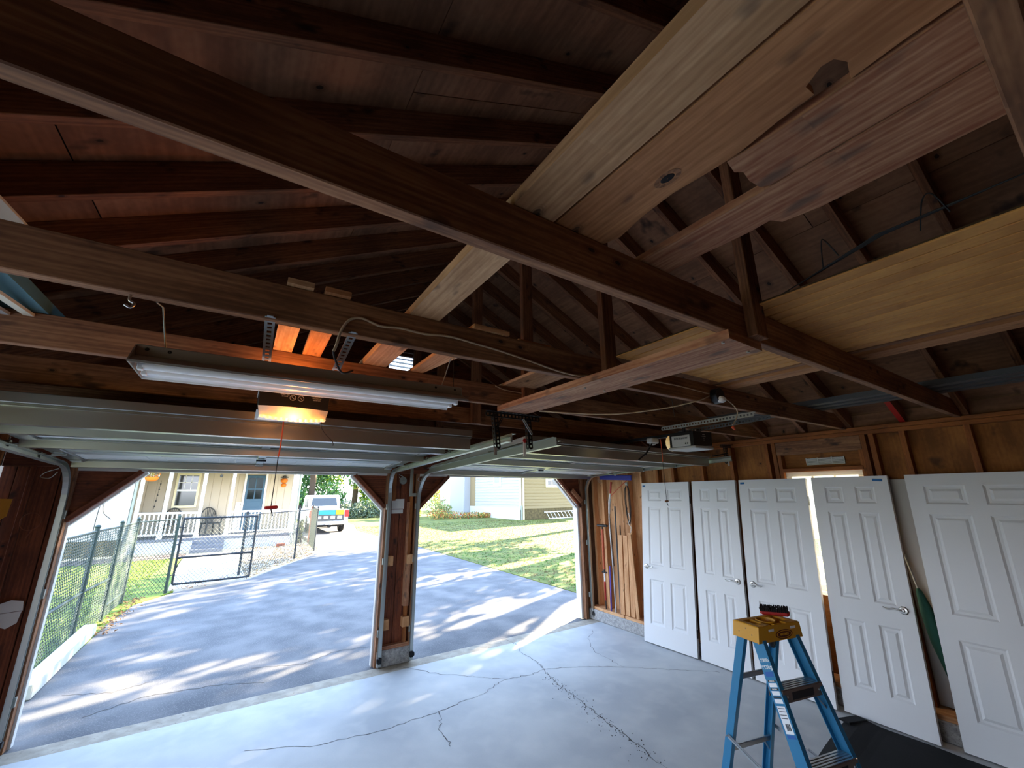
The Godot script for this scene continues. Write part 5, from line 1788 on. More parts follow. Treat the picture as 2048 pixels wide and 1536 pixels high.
# ---------------------------------------------------------------- house with the porch on the left
func left_house() -> void:
	var F := -19.2
	var h := thing("house", "pale house with a white railed porch left of the driveway", "house", Vector3(0, 0, F))
	var part := func(name: String, lo: Vector3, hi: Vector3, m: Material, e := 0.004, p: Node3D = h) -> MeshInstance3D:
		var st := S()
		bx(st, lo, hi, e)
		return obj(name, st, m, p)
	var st: SurfaceTool
	# clapboard wing on the left
	for i in 24:
		st = S()
		var y := 0.5 + i * 0.125
		prism(st, [Vector2(0.0, y), Vector2(0.018, y), Vector2(0.004, y + 0.13), Vector2(0.0, y + 0.13)], 6.5, Transform3D(Basis(Vector3(0, 0, 1), Vector3(0, 1, 0), Vector3(-1, 0, 0)), Vector3(-3.14, 0, -0.02)))
		obj("clapboard", st, M.siding_white, h)
	part.call("wall", Vector3(-9.7, 0.45, -4.5), Vector3(-3.1, 3.55, -0.02), M.siding_white)
	part.call("foundation", Vector3(-9.7, 0, -4.4), Vector3(-3.06, 0.5, 0.02), M.foundation_tan)
	part.call("corner_board", Vector3(-3.16, 0.45, -0.03), Vector3(-3.02, 3.5, 0.03), M.white_paint)
	part.call("downspout", Vector3(-3.0, 0.05, 0.0), Vector3(-2.93, 3.5, 0.07), M.downspout, 0.02)
	part.call("meter_box", Vector3(-7.1, 1.45, 0.0), Vector3(-6.8, 1.85, 0.09), M.white_paint, 0.01)
	# porch floor, skirt and steps
	part.call("porch_floor", Vector3(-2.95, 0.36, -1.75), Vector3(2.05, 0.44, 0.02), M.deck_grey)
	part.call("skirt", Vector3(-2.9, 0.0, -0.06), Vector3(-1.12, 0.355, -0.02), M.foundation)
	part.call("skirt", Vector3(-0.2, 0.0, -0.06), Vector3(1.98, 0.355, -0.02), M.foundation)
	for i in 3:
		part.call("step", Vector3(-1.12, 0.0, 0.02 + i * 0.27), Vector3(-0.2, 0.36 - i * 0.12, 0.29 + i * 0.27), M.deck_grey)
	part.call("step_side", Vector3(-1.16, 0.0, 0.02), Vector3(-1.12, 0.34, 0.5), M.foundation)
	# posts, beam and railing
	for x in [-2.84, -2.10, -1.085, -0.195, 1.985]:
		var po: MeshInstance3D = part.call("porch_post", Vector3(x - 0.055, 0.44, -0.12), Vector3(x + 0.055, 2.80, -0.01), M.white_paint, 0.008)
		part.call("post_base", Vector3(x - 0.075, 0.44, -0.14), Vector3(x + 0.075, 0.56, 0.01), M.white_paint, 0.008, po)
	part.call("porch_beam", Vector3(-2.95, 2.72, -0.14), Vector3(2.1, 3.0, 0.0), M.white_paint)
	for r in [[-2.78, -2.16], [-2.04, -1.14], [-0.14, 1.93]]:
		part.call("top_rail", Vector3(r[0], 1.27, -0.10), Vector3(r[1], 1.34, -0.03), M.white_paint, 0.012)
		part.call("bottom_rail", Vector3(r[0], 0.56, -0.09), Vector3(r[1], 0.62, -0.04), M.white_paint, 0.01)
		var n := int((r[1] - r[0]) / 0.115)
		for k in n:
			var x: float = r[0] + (k + 0.5) * (r[1] - r[0]) / n
			part.call("baluster", Vector3(x - 0.02, 0.62, -0.085), Vector3(x + 0.02, 1.27, -0.045), M.white_paint)
	# porch back wall of vertical panels
	for i in 18:
		var x0 := -2.95 + i * 0.29
		for r in [[0.44, 3.2]] if (x0 + 0.14 < -2.06 or x0 > -1.42) and (x0 + 0.2 < 0.2 or x0 > 0.9) else []:
			part.call("wall_panel", Vector3(x0 + 0.006, r[0], -1.80), Vector3(x0 + 0.284, r[1], -1.775), M.panel_tan)
	part.call("wall", Vector3(-2.95, 0.44, -4.4), Vector3(2.1, 3.3, -1.79), M.panel_tan)
	part.call("end_wall", Vector3(-3.02, 0.44, -1.8), Vector3(-2.95, 3.2, -0.1), M.panel_tan)
	part.call("corner_board", Vector3(1.98, 0.1, -1.9), Vector3(2.12, 3.2, -1.76), M.white_paint)
	part.call("downspout", Vector3(2.06, 0.1, -0.1), Vector3(2.13, 3.2, -0.03), M.downspout, 0.02)
	st = S()
	bar(st, Vector3(1.95, 0.45, 0.03), Vector3(2.06, 0.04, 0.12), 0.07, 0.06, Vector3.UP, 0.01)
	obj("downspout_foot", st, M.downspout, h)
	# window
	var wi: MeshInstance3D = part.call("window", Vector3(-2.11, 1.44, -1.785), Vector3(-1.33, 2.78, -1.74), M.trim_cream, 0.008)
	for g in [[1.53, 2.07], [2.14, 2.68]]:
		part.call("pane", Vector3(-2.03, g[0], -1.742), Vector3(-1.41, g[1], -1.736), M.window_glass, 0.0, wi)
	part.call("meeting_rail", Vector3(-2.03, 2.07, -1.745), Vector3(-1.41, 2.14, -1.725), M.white_paint, 0.0, wi)
	for k in [1, 2]:
		part.call("muntin", Vector3(-2.03 + k * 0.207 - 0.012, 2.14, -1.74), Vector3(-2.03 + k * 0.207 + 0.012, 2.68, -1.728), M.white_paint, 0.0, wi)
	part.call("muntin", Vector3(-2.03, 2.40, -1.74), Vector3(-1.41, 2.425, -1.728), M.white_paint, 0.0, wi)
	# front door
	var dr: MeshInstance3D = part.call("door", Vector3(0.24, 0.46, -1.785), Vector3(0.92, 2.72, -1.735), M.door_blue, 0.006)
	part.call("door_frame", Vector3(0.16, 0.44, -1.785), Vector3(0.235, 2.80, -1.72), M.white_paint, 0.004, dr)
	part.call("door_frame", Vector3(0.925, 0.44, -1.785), Vector3(1.0, 2.80, -1.72), M.white_paint, 0.004, dr)
	for g in [[0.32, 1.75, 0.56, 2.13], [0.60, 1.75, 0.84, 2.13], [0.32, 2.17, 0.56, 2.62], [0.60, 2.17, 0.84, 2.62]]:
		part.call("pane", Vector3(g[0], g[1], -1.736), Vector3(g[2], g[3], -1.731), M.window_glass, 0.0, dr)
	for i in 4:
		part.call("door_panel", Vector3(0.33, 0.66 + i * 0.26, -1.736), Vector3(0.83, 0.86 + i * 0.26, -1.725), M.door_blue, 0.008, dr)
	part.call("sidelight", Vector3(-0.03, 0.44, -1.78), Vector3(0.14, 1.62, -1.75), M.white_paint, 0.004)
	part.call("kick_board", Vector3(1.04, 1.40, -1.776), Vector3(1.98, 1.43, -1.765), M.panel_tan, 0.0)
	# roofs
	st = S()
	prism(st, [Vector2(-4.6, 3.45), Vector2(0.3, 3.45), Vector2(0.3, 3.58), Vector2(-2.2, 4.7), Vector2(-4.6, 3.6)], 12.5, Transform3D(Basis(Vector3(0, 0, 1), Vector3(0, 1, 0), Vector3(-1, 0, 0)), Vector3(2.5, -0.42, 0)))
	obj("roof", st, M.deck_grey, h)
	# furniture and decorations
	for k in 2:
		var c := thing("porch_chair", ["dark plastic porch chair under the window", "dark plastic porch chair right of the middle porch post"][k], "chair", Vector3([-1.95, -0.75][k], 0.44, [-20.55, -20.45][k]), [0.1, 0.5][k], "dark porch chairs")
		st = S()
		box(st, Vector3(0, 0.42, 0), Vector3(0.5, 0.04, 0.46), Basis(), 0.015)
		obj("seat", st, M.chair_dark, c)
		for q in [[-0.22, 0.2], [0.22, 0.2], [-0.2, -0.2], [0.2, -0.2]]:
			st = S()
			bar(st, Vector3(q[0], 0.42, q[1]), Vector3(q[0] * 1.2, 0, q[1] * 1.25), 0.045, 0.045)
			obj("leg", st, M.chair_dark, c)
		st = S()
		tube(st, smooth(range(9).map(func(i): return Vector3(-0.27 * cos(PI * i / 8), 0.62 + 0.38 * sin(PI * i / 8), -0.22 - 0.08 * sin(PI * i / 8))), 3), 0.022, 8)
		obj("back_rim", st, M.chair_dark, c)
		for i in 9:
			var u := -0.8 + i * 0.2
			st = S()
			bar(st, Vector3(u * 0.2, 0.42, -0.22), Vector3(u * 0.3, 0.62 + 0.36 * sqrt(1.0 - u * u * 0.9), -0.27), 0.022, 0.012)
			obj("back_slat", st, M.chair_dark, c)
		for s in [-1, 1]:
			st = S()
			tube(st, smooth([Vector3(0.27 * s, 0.62, -0.22), Vector3(0.29 * s, 0.64, 0.0), Vector3(0.27 * s, 0.60, 0.2), Vector3(0.25 * s, 0.42, 0.22)], 4), 0.022, 8)
			obj("arm", st, M.chair_dark, c)
	var bk := thing("hanging_basket", "orange hanging basket at the left end of the porch", "basket", Vector3(-2.62, 2.50, -19.18))
	st = S()
	lathe(st, [Vector2(0.08, -0.1), Vector2(0.17, -0.05), Vector2(0.20, 0.03), Vector2(0.18, 0.05)], 12)
	obj("bowl", st, M.pumpkin, bk)
	var tf := []
	for i in 70: tf.append([Transform3D(Basis.from_euler(Vector3(rng.randf() * 3, rng.randf() * 6, 0)).scaled(Vector3.ONE * 0.1), Vector3(rng.randfn(0, 0.09), 0.06 + rng.randf() * 0.08, rng.randfn(0, 0.09))), [hexc("e8e0c0"), hexc("8a8a40"), hexc("d07a30")][i % 3]])
	scatter("foliage", leaf_mesh(), M.leaf, tf, bk)
	for s in [-1, 1]:
		st = S()
		bar(st, Vector3(0.17 * s, 0.03, 0), Vector3(0, 0.40, 0), 0.008, 0.008)
		obj("cord", st, M.chair_dark, bk)
	var pk := thing("autumn_ornament", "orange stacked pumpkin ornament with a dark hat right of the blue door", "ornament", Vector3(1.63, 2.45, -20.93))
	for q in [[-0.13, 0.11, M.pumpkin, "lower_pumpkin"], [0.07, 0.14, M.pumpkin, "upper_pumpkin"], [0.22, 0.08, M.chair_dark, "hat"]]:
		st = S()
		sphere(st, Vector3(0, q[0], 0), Vector3(q[1], q[1] * 0.8, 0.05), 12)
		obj(q[3], st, q[2], pk)
	st = S()
	bx(st, Vector3(-0.15, 0.18, -0.04), Vector3(0.15, 0.2, 0.05), 0.005)
	obj("brim", st, M.chair_dark, pk)
	var fe := thing("bird_feeder", "small dark round feeder hanging from the porch beam", "feeder", Vector3(-0.62, 2.62, -19.24))
	st = S()
	sphere(st, Vector3(0, 0, 0), Vector3(0.05, 0.06, 0.05), 10)
	obj("ball", st, M.chair_dark, fe)
	st = S()
	bar(st, Vector3(0, 0.05, 0), Vector3(0, 0.11, 0), 0.01, 0.01)
	obj("hook", st, M.chair_dark, fe)
	var sl := thing("light_string", "drop of small dark bulbs on a wire at the left end of the porch", "string lights", Vector3(-2.5, 1.45, -20.0))
	st = S()
	tube(st, [Vector3(0, 0, 0), Vector3(0.06, 1.0, 0)], 0.006, 5)
	obj("wire", st, M.chair_dark, sl)
	for i in 5:
		st = S()
		sphere(st, Vector3(0.01 + 0.012 * i, 0.08 + 0.2 * i, 0.01), Vector3(0.025, 0.03, 0.025), 8)
		obj("bulb", st, M.chair_dark, sl)
	var hk := thing("shepherd_hook", "thin black garden hook standing behind the fence before the white siding", "hook", Vector3(-3.2, 0.0, -16.2))
	st = S()
	tube(st, smooth([Vector3(0, 0, 0), Vector3(0, 1.4, 0), Vector3(0.05, 1.95, 0), Vector3(0.10, 1.5, 0), Vector3(0.3, 1.28, 0)], 5), 0.012, 6)
	obj("rod", st, M.fence_dark, hk)


# ---------------------------------------------------------------- chain link fence and gate
func chain_link(st: SurfaceTool, a: Vector3, b: Vector3, y0: float, y1: float, pitch := 0.075, r := 0.0042) -> void:
	var d := (b - a)
	var L := d.length()
	d = d.normalized()
	var H := y1 - y0
	var nrm := d.cross(Vector3.UP)
	for way in [1.0, -1.0]:
		var s := -H
		while s < L:
			# wire from (s, 0) to (s + H, H), clipped to 0..L
			var lo := maxf(s, 0.0)
			var hi := minf(s + H, L)
			if hi - lo > 0.01:
				var ya := y0 + (lo - s if way > 0 else H - (lo - s))
				var yb := y0 + (hi - s if way > 0 else H - (hi - s))
				var p: Vector3 = Vector3(a.x, 0, a.z) + d * lo + Vector3.UP * ya + nrm * r * way
				var q: Vector3 = Vector3(a.x, 0, a.z) + d * hi + Vector3.UP * yb + nrm * r * way
				tube(st, [p, q], r, 3)
			s += pitch


func fence() -> void:
	var H := 1.42
	var pts := [Vector3(-1.63, 0, -5.6), Vector3(-1.62, 0, -8.4), Vector3(-1.545, 0, -9.52), Vector3(-1.525, 0, -10.78), Vector3(-0.97, 0, -11.43)]
	var far := [Vector3(0.47, 0, -12.15), Vector3(0.27, 0, -12.69), Vector3(1.71, 0, -14.92), Vector3(2.464, 0, -16.43), Vector3(2.60, 0, -18.6)]
	var f := thing("chain_link_fence", "dark green chain link fence left of the driveway", "fence", Vector3(-1.6, 0, -8.0))
	var g := thing("chain_link_fence", "black chain link fence along the pebble bed to the truck", "fence", Vector3(1.7, 0, -15.0))
	var build := func(o: Node3D, list: Array, m: Material, thin: float) -> void:
		for i in list.size():
			var p: Vector3 = list[i] - o.position
			var st := S()
			tube(st, [p + Vector3(0, -0.05, 0), p + Vector3(0, H + 0.05, 0)], 0.028, 10)
			sphere(st, p + Vector3(0, H + 0.06, 0), Vector3(0.036, 0.03, 0.036), 8)
			obj("post", st, m, o)
			if i == list.size() - 1: break
			var q: Vector3 = list[i + 1] - o.position
			st = S()
			tube(st, [p + Vector3(0, H, 0), q + Vector3(0, H, 0)], 0.013, 8)
			obj("top_rail", st, m, o)
			st = S()
			chain_link(st, p, q, 0.03, H + 0.01, 0.075, thin)
			obj("chain_link", st, M.wire_grey, o, "", "stuff")
	build.call(f, pts, M.fence_green, 0.0042)
	build.call(g, far.slice(1), M.fence_dark, 0.0046)
	for i in 3:
		var a: Vector3 = pts[i] - f.position
		var b: Vector3 = pts[i + 1] - f.position
		var st := S()
		tube(st, [a + Vector3(0, 0.62 if i < 2 else 0.2, 0), b + Vector3(0, 0.62 if i < 2 else 0.2, 0)], 0.017, 8)
		obj("middle_rail", st, M.fence_green, f)
	var gt := thing("garden_gate", "black chain link gate between the two fences", "gate", Vector3(-0.91, 0, -11.72))
	var w := Vector3(1.375, 0, -0.11)
	var st: SurfaceTool
	for q in [[Vector3(0, 0.1, 0), Vector3(0, H + 0.02, 0), "stile"], [w + Vector3(0, 0.1, 0), w + Vector3(0, H + 0.02, 0), "stile"], [Vector3(0, 0.1, 0), w + Vector3(0, 0.1, 0), "bottom_rail"], [Vector3(0, H, 0), w + Vector3(0, H, 0), "top_rail"], [Vector3(0, 0.62, 0), w + Vector3(0, 0.62, 0), "middle_rail"]]:
		st = S()
		tube(st, [q[0], q[1]], 0.021, 8)
		obj(q[2], st, M.fence_dark, gt)
	st = S()
	chain_link(st, Vector3.ZERO, w, 0.06, H + 0.05, 0.075, 0.0042)
	obj("chain_link", st, M.wire_grey, gt, "", "stuff")
	for y in [0.3, 0.9, 1.25]:
		st = S()
		tube(st, [Vector3(-0.06, y, 0.25), Vector3(0, y, 0)], 0.014, 6)
		obj("hinge", st, M.fence_dark, gt)
	for sx in [0.0, 1.0]:
		st = S()
		for k in 9:
			var p: Vector3 = w * sx + Vector3(0.03 if sx == 0 else -0.03, 0.12 + k * 0.16, 0)
			box(st, p, Vector3(0.06, 0.014, 0.014))
		obj("tie_bands", st, M.fence_dark, gt)
	var bp := thing("fence_post", "brown weathered post standing alone between the fence and the truck", "post", Vector3(2.62, 0, -18.9))
	st = S()
	tube(st, [Vector3(0, 0, 0), Vector3(0, 1.45, 0)], 0.05, 10)
	obj("shaft", st, M.rust, bp)
	st = S()
	sphere(st, Vector3(0, 1.46, 0), Vector3(0.055, 0.03, 0.055), 8)
	obj("cap", st, M.white_paint, bp)


# ---------------------------------------------------------------- pickup truck
func pickup() -> void:
	var t := thing("pickup_truck", "white pickup truck parked at the end of the driveway with blue and yellow tailgate panels", "truck", Vector3(4.1, 0, -23.6))
	var st := S()
	# body side profile in (z, y), extruded across
	var X := Transform3D(Basis(Vector3(0, 0, 1), Vector3(0, 1, 0), Vector3(-1, 0, 0)), Vector3(0.93, 0, 0))
	prism(st, [Vector2(-5.4, 0.55), Vector2(-5.45, 0.95), Vector2(-4.1, 1.12), Vector2(-1.9, 1.12), Vector2(0.0, 1.16), Vector2(0.0, 0.52), Vector2(-0.55, 0.48), Vector2(-0.72, 0.80), Vector2(-1.0, 0.86), Vector2(-1.28, 0.80), Vector2(-1.45, 0.48), Vector2(-3.9, 0.46), Vector2(-4.05, 0.8), Vector2(-4.33, 0.88), Vector2(-4.6, 0.8), Vector2(-4.78, 0.5)], 1.86, X)
	obj("body", st, M.truck_white, t)
	st = S()
	for s in [0]:
		var lo := [Vector2(-1.75, 1.12), Vector2(-4.2, 1.12), Vector2(-3.55, 1.82), Vector2(-3.2, 1.88), Vector2(-2.3, 1.88), Vector2(-1.95, 1.82)]
		prism(st, lo, 1.6, Transform3D(X.basis, Vector3(0.80, 0, 0)))
	obj("cab", st, M.truck_white, t)
	st = S()
	quad(st, Vector3(-0.68, 1.30, -1.79), Vector3(0.68, 1.30, -1.79), Vector3(0.60, 1.72, -1.90), Vector3(-0.60, 1.72, -1.90), Vector3.BACK)
	obj("rear_window", st, M.window_glass, t)
	for q in [[-2.1, -2.9], [-3.0, -3.75]]:
		st = S()
		bx(st, Vector3(-0.812, 1.22, q[1]), Vector3(-0.80, 1.70, q[0]), 0.0)
		obj("side_window", st, M.window_glass, t)
	# tailgate with coloured panels and pale letters
	st = S()
	bx(st, Vector3(-0.72, 0.60, 0.0), Vector3(0.72, 1.14, 0.05), 0.012)
	var tg := obj("tailgate", st, M.truck_grey, t)
	for q in [[-0.70, 0.28, M.tarp_blue, "blue_panel"], [0.30, 0.70, M.tarp_yellow, "yellow_panel"]]:
		st = S()
		bx(st, Vector3(q[0], 0.90, 0.05), Vector3(q[1], 1.12, 0.062), 0.004)
		obj(q[3], st, q[2], tg)
	for i in 4:
		st = S()
		bx(st, Vector3(-0.60 + i * 0.33, 0.70, 0.05), Vector3(-0.38 + i * 0.33, 0.84, 0.058), 0.01)
		obj("pale_mark", st, M.chrome, tg)
	for s in [-1, 1]:
		st = S()
		bx(st, Vector3(s * 0.93 - 0.02 if s < 0 else s * 0.93 - 0.18, 0.78, -0.1), Vector3(s * 0.93 + 0.18 if s < 0 else s * 0.93 + 0.02, 1.12, 0.03), 0.015)
		obj("tail_light", st, M.tail_red, t)
		st = S()
		bx(st, Vector3(s * 1.07 - 0.12, 1.12, -3.4), Vector3(s * 1.07 + 0.12, 1.34, -3.3), 0.02)
		obj("mirror", st, M.black_plastic, t)
		for z in [-1.0, -4.33]:
			st = S()
			lathe(st, [Vector2(0.20, -0.12), Vector2(0.34, -0.12), Vector2(0.38, -0.08), Vector2(0.38, 0.08), Vector2(0.34, 0.12), Vector2(0.20, 0.12)], 22, Transform3D(Basis(Vector3.BACK, PI / 2), Vector3(s * 0.80, 0.37, z)))
			var wh := obj("wheel", st, M.tyre, t)
			st = S()
			lathe(st, [Vector2(0.001, -0.09), Vector2(0.2, -0.09), Vector2(0.2, 0.09), Vector2(0.001, 0.09)], 16, Transform3D(Basis(Vector3.BACK, PI / 2), Vector3(s * 0.80, 0.37, z)))
			obj("rim", st, M.rust if s < 0 else M.galv_dull, wh)
	st = S()
	bx(st, Vector3(-0.92, 0.40, 0.0), Vector3(0.92, 0.58, 0.16), 0.03)
	var bu := obj("bumper", st, M.chrome, t)
	st = S()
	bx(st, Vector3(-0.17, 0.42, 0.16), Vector3(0.17, 0.54, 0.17), 0.0)
	obj("number_plate", st, M.white_paint, bu)
	st = S()
	bx(st, Vector3(-0.04, 0.28, 0.0), Vector3(0.04, 0.40, 0.22), 0.01)
	obj("tow_hitch", st, M.black_steel, bu)
	st = S()
	bx(st, Vector3(-0.7, 0.30, -4.8), Vector3(0.7, 0.48, -0.15), 0.02)
	obj("chassis", st, M.black_steel, t)


# ---------------------------------------------------------------- old shingled house on the right
func right_house() -> void:
	var C := Vector3(17.5, 0, -25.7)
	var h := thing("house", "old house with one white and one tan clapboard wall beyond the right lawn", "house", C)
	var part := func(name: String, lo: Vector3, hi: Vector3, m: Material, e := 0.004, p: Node3D = h) -> MeshInstance3D:
		var st := S()
		bx(st, lo, hi, e)
		return obj(name, st, m, p)
	var st: SurfaceTool
	part.call("foundation", Vector3(0.0, -0.2, -9.0), Vector3(9.0, 0.80, -0.02), M.foundation_tan)
	part.call("foundation", Vector3(-0.02, -0.2, -8.0), Vector3(0.0, 0.84, -0.03), M.siding_white)
	part.call("wall", Vector3(0.03, 0.78, -9.0), Vector3(9.0, 4.5, -0.03), M.siding_tan)
	for i in 16:
		var y := 0.78 + i * 0.225
		st = S()
		prism(st, [Vector2(0.0, y), Vector2(0.035, y), Vector2(0.006, y + 0.235), Vector2(0.0, y + 0.235)], 9.0, Transform3D(Basis(Vector3(0, 0, 1), Vector3(0, 1, 0), Vector3(-1, 0, 0)), Vector3(9.02, 0, -0.03)))
		obj("tan_clapboard", st, M.siding_tan, h)
		st = S()
		prism(st, [Vector2(0.0, y + 0.05), Vector2(-0.035, y + 0.05), Vector2(-0.006, y + 0.285), Vector2(0.0, y + 0.285)], 7.0, Transform3D(Basis(Vector3(1, 0, 0), Vector3(0, 1, 0), Vector3(0, 0, 1)), Vector3(0.03, 0, -7.05)))
		obj("white_clapboard", st, M.siding_grey, h)
	part.call("corner_board", Vector3(-0.06, 0.7, -0.12), Vector3(0.06, 4.5, 0.03), M.siding_white)
	part.call("downspout", Vector3(0.14, 0.0, 0.02), Vector3(0.27, 4.5, 0.14), M.trim_cream, 0.03)
	part.call("drain_pipe", Vector3(-0.02, -0.1, 0.03), Vector3(0.1, 1.0, 0.12), M.downspout, 0.02)
	# white bay at the far end
	part.call("bay", Vector3(-1.9, -0.1, -10.5), Vector3(0.1, 4.5, -8.2), M.siding_white)
	part.call("bay_trim", Vector3(-0.55, 0.3, -8.2), Vector3(0.02, 4.4, -8.1), M.siding_grey)
	# windows
	for q in [[2.35, 2.35, 1], [-1, 2.55, 0]]:
		var lo := Vector3(2.35, 2.3, 0.0) if q[2] else Vector3(-0.06, 2.45, -3.9)
		var hi := Vector3(4.05, 4.2, 0.06) if q[2] else Vector3(0.0, 4.2, -2.7)
		var w: MeshInstance3D = part.call("window", lo, hi, M.trim_cream if q[2] else M.white_paint, 0.01)
		if q[2]:
			for k in 3:
				for r in 2:
					part.call("pane", Vector3(2.55 + k * 0.45, 2.5 + r * 0.42, 0.06), Vector3(2.93 + k * 0.45, 2.84 + r * 0.42, 0.066), M.window_glass, 0.0, w)
		else:
			part.call("pane", Vector3(-0.07, 2.7, -3.7), Vector3(-0.06, 3.9, -2.9), M.curtain, 0.0, w)
	part.call("vent_hood", Vector3(5.3, 1.08, 0.0), Vector3(5.85, 1.22, 0.14), M.trim_cream, 0.02)
	st = S()
	prism(st, [Vector2(-0.4, 4.45), Vector2(9.4, 4.45), Vector2(4.5, 7.5)], 11.5, Transform3D(Basis(), Vector3(0, 0, -11.0)))
	obj("roof", st, M.deck_grey, h)
	var l := thing("extension_ladder", "aluminium ladder lying on its side against the tan house wall", "ladder", C + Vector3(2.3, 0.0, 0.35))
	for y in [0.03, 0.50]:
		st = S()
		bar(st, Vector3(-0.25 if y > 0.2 else 0.0, y, 0 if y < 0.2 else -0.2), Vector3(4.4, y + 0.06, 0 if y < 0.2 else -0.2), 0.05, 0.07, Vector3.UP, 0.01)
		obj("rail", st, M.steel_white, l)
	for i in 12:
		st = S()
		bar(st, Vector3(0.1 + i * 0.36, 0.05, 0), Vector3(-0.08 + i * 0.36, 0.52, -0.2), 0.04, 0.04)
		obj("rung", st, M.steel_white, l)


# ---------------------------------------------------------------- trees, bushes, flowers
func leaves(called: String, parent: Node3D, n: int, blobs: Array, size: float, cols: Array, r: RandomNumberGenerator) -> void:
	var tf := []
	for i in n:
		var b: Array = blobs[r.randi() % blobs.size()]
		var d := Vector3(r.randfn(), r.randfn(), r.randfn()).normalized() * pow(r.randf(), 0.4)
		var p: Vector3 = b[0] + d * (b[1] as Vector3)
		var s := size * r.randf_range(0.6, 1.35)
		tf.append([Transform3D(Basis.from_euler(Vector3(r.randf() * TAU, r.randf() * TAU, r.randf() * TAU)).scaled(Vector3.ONE * s), p), (cols[r.randi() % cols.size()] as Color).lightened(r.randf() * 0.12)])
	scatter(called, leaf_mesh(), M.leaf, tf, parent)


func tree(label: String, at: Vector3, h: float, rad: float, n: int, size: float, cols: Array, sd: int, low := 0.1) -> void:
	var r := RandomNumberGenerator.new()
	r.seed = sd
	var t := thing("tree", label, "tree", at, 0.0, "trees beyond the driveway and lawn" if at.z < -30 else "trees beside the lawn")
	var st := S()
	tube(st, smooth([Vector3(0, -0.1, 0), Vector3(0.1, h * 0.3, 0), Vector3(-0.05, h * 0.75, 0.1)], 4), 0.16 + h * 0.012, 8)
	obj("trunk", st, M.bark, t)
	var blobs := []
	for i in 14:
		var y := h * (low + (1.0 - low) * r.randf())
		var k := sqrt(maxf(0.05, 1.0 - pow((y / h - 0.5) * 1.7, 2)))
		var a := r.randf() * TAU
		var p := Vector3(cos(a) * rad * k * 0.62, y, sin(a) * rad * k * 0.62)
		blobs.append([p, Vector3.ONE * rad * r.randf_range(0.28, 0.45)])
		if i % 2 == 0:
			st = S()
			tube(st, [Vector3(0, p.y * 0.65, 0), p], 0.05, 6)
			obj("branch", st, M.bark, t)
	leaves("crown", t, n, blobs, size, cols, r)


func bush(called: String, label: String, category: String, at: Vector3, blobs: Array, n: int, size: float, cols: Array, sd: int, group := "") -> void:
	var r := RandomNumberGenerator.new()
	r.seed = sd
	var t := thing(called, label, category, at, 0.0, group)
	var st := S()
	for i in 6:
		tube(st, [Vector3(r.randfn(0, 0.05), 0, r.randfn(0, 0.05)), blobs[i % blobs.size()][0]], 0.02, 5)
	obj("stems", st, M.bark, t)
	leaves("foliage", t, n, blobs, size, cols, r)


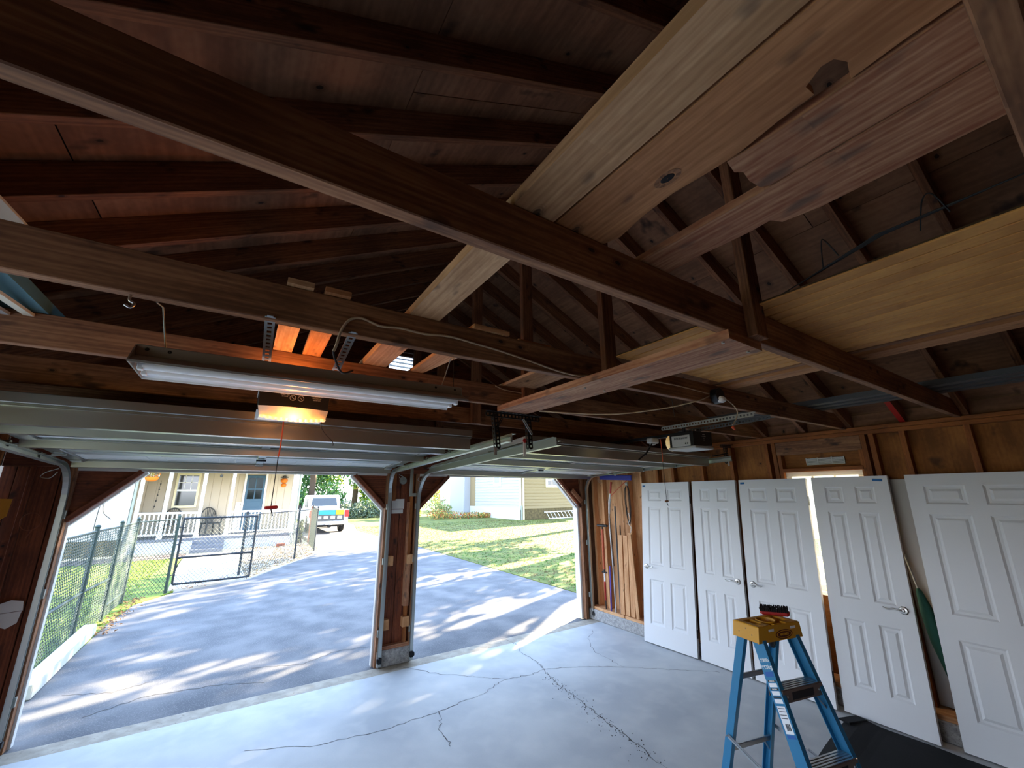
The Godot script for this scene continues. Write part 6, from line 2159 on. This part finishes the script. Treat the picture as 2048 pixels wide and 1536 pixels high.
func greenery() -> void:
	var deep := [hexc("3f6a34"), hexc("52803a"), hexc("2f5530"), hexc("6b9440")]
	var lime := [hexc("8fae2c"), hexc("b7c83c"), hexc("6f9a30"), hexc("d6d25a")]
	var olive := [hexc("8a8f4a"), hexc("b0a66a"), hexc("6b7a3c"), hexc("c9b98a")]
	tree("dark green tree just right of the porch corner behind the truck", Vector3(5.5, 0, -42), 9.0, 3.6, 8000, 0.34, deep, 201, 0.0)
	tree("green tree rising straight behind the truck roof", Vector3(10.0, 0, -45), 10.0, 3.9, 8000, 0.34, deep + lime, 202, 0.0)
	tree("yellow green tree left of the centre post beyond the truck", Vector3(13.8, 0, -42), 9.0, 3.4, 7000, 0.34, lime, 203, 0.0)
	tree("pale twiggy tree behind the left corner brace of the centre post", Vector3(13.2, 0, -36), 5.0, 2.2, 1800, 0.16, olive, 204, 0.12)
	tree("lime green tree left of the white bay of the old house", Vector3(22.8, 0, -47), 9.0, 4.0, 7000, 0.34, lime, 205, 0.0)
	tree("brownish tree low between the centre post and the flower bed", Vector3(19.6, 0, -43), 5.2, 2.4, 2200, 0.2, olive + [hexc("b98a6a")], 206, 0.1)
	tree("tall dense tree closing the view behind the porch house", Vector3(0.5, 0, -46), 11.0, 4.5, 6500, 0.36, deep, 207, 0.0)
	for i in 4:
		bush("hedge_shrub", ["low dark shrub beside the right wheel of the truck", "low dark shrub second from the truck", "low dark shrub third from the truck", "low dark shrub nearest the yellow bush"][i], "shrub", Vector3(7.6 + i * 1.5, 0, -37.0), [[Vector3(0, 0.7, 0), Vector3(1.1, 0.75, 0.8)], [Vector3(0.3, 0.4, 0.2), Vector3(1.0, 0.5, 0.8)]], 900, 0.2, [hexc("4a5c48"), hexc("5f7050"), hexc("3c4c3a")], 300 + i, "low shrubs beyond the truck")
	bush("yellow_bush", "rounded yellow green bush on the lawn left of the centre post", "bush", Vector3(9.6, 0, -27.0), [[Vector3(0, 0.6, 0), Vector3(0.75, 0.6, 0.6)], [Vector3(0.2, 1.1, 0), Vector3(0.5, 0.6, 0.5)]], 1100, 0.12, lime + [hexc("b07a4a")], 311)
	bush("pale_bush", "loose pale bush above the flower bed beside the centre post", "bush", Vector3(13.7, 0, -32.5), [[Vector3(0, 0.9, 0), Vector3(1.2, 0.9, 0.8)], [Vector3(0.8, 0.5, 0), Vector3(0.8, 0.6, 0.6)]], 900, 0.16, olive + [hexc("5f8a40")], 312)
	bush("flower_bed", "low bed of red and yellow flowers beside the old house", "flowers", Vector3(14.3, 0, -30.5), [[Vector3(-1.2, 0.35, 0), Vector3(0.9, 0.42, 0.5)], [Vector3(0.2, 0.25, 0), Vector3(1.1, 0.32, 0.5)], [Vector3(1.7, 0.22, 0.1), Vector3(1.1, 0.28, 0.5)], [Vector3(2.8, 0.2, 0.2), Vector3(0.7, 0.24, 0.4)]], 2200, 0.11, [hexc("b8402a"), hexc("d08a3a"), hexc("6a8a30"), hexc("4a6a2a"), hexc("c8b050")], 313)
	bush("garden_plant", "small spiky plant behind the fence corner near the truck", "plant", Vector3(2.35, 0, -19.6), [[Vector3(0, 0.5, 0), Vector3(0.14, 0.5, 0.14)]], 200, 0.1, [hexc("4a5a3a"), hexc("6a6a4a")], 314)
	var bt := thing("garden_tarp", "blue tarp on a white frame behind the flower bed", "tarp", Vector3(19.3, 0, -36.5))
	var st := S()
	box(st, Vector3(0, 0.75, 0), Vector3(1.4, 0.5, 0.6), Basis(Vector3.BACK, 0.1), 0.1)
	obj("sheet", st, M.tarp_blue, bt)
	for s in [-0.6, 0.6]:
		st = S()
		bar(st, Vector3(s, 0, 0.25), Vector3(s, 0.55, 0.25), 0.06, 0.06)
		obj("leg", st, M.white_paint, bt)
	# neighbour's outbuilding seen through the side window
	var sh := thing("outbuilding", "pale clapboard outbuilding seen through the side window", "building", Vector3(20.0, 0, -8.2))
	for i in 12:
		st = S()
		prism(st, [Vector2(0.0, 0.4 + i * 0.24), Vector2(-0.035, 0.4 + i * 0.24), Vector2(-0.006, 0.65 + i * 0.24), Vector2(0.0, 0.65 + i * 0.24)], 5.5, Transform3D(Basis(Vector3(1, 0, 0), Vector3(0, 1, 0), Vector3(0, 0, 1)), Vector3(-0.0, 0, -2.5)))
		obj("clapboard", st, M.siding_white, sh)
	st = S()
	bx(st, Vector3(0, 0, -2.5), Vector3(3.0, 3.3, 3.0))
	obj("wall", st, M.siding_white, sh)
	# lawn trees on the right, out of the picture, that dapple the driveway
	tree("leafy tree on the right lawn that shades the driveway", Vector3(15.5, 0, -12.9), 12.5, 4.2, 6400, 0.34, deep, 221, 0.42)
	tree("second leafy tree on the right lawn that shades the driveway", Vector3(17.5, 0, -18.2), 12.0, 3.6, 3600, 0.34, deep, 222, 0.5)
	tree("leafy tree on the right lawn near the garage", Vector3(15.2, 0, -10.4), 12.5, 3.6, 6400, 0.34, deep, 223, 0.5)
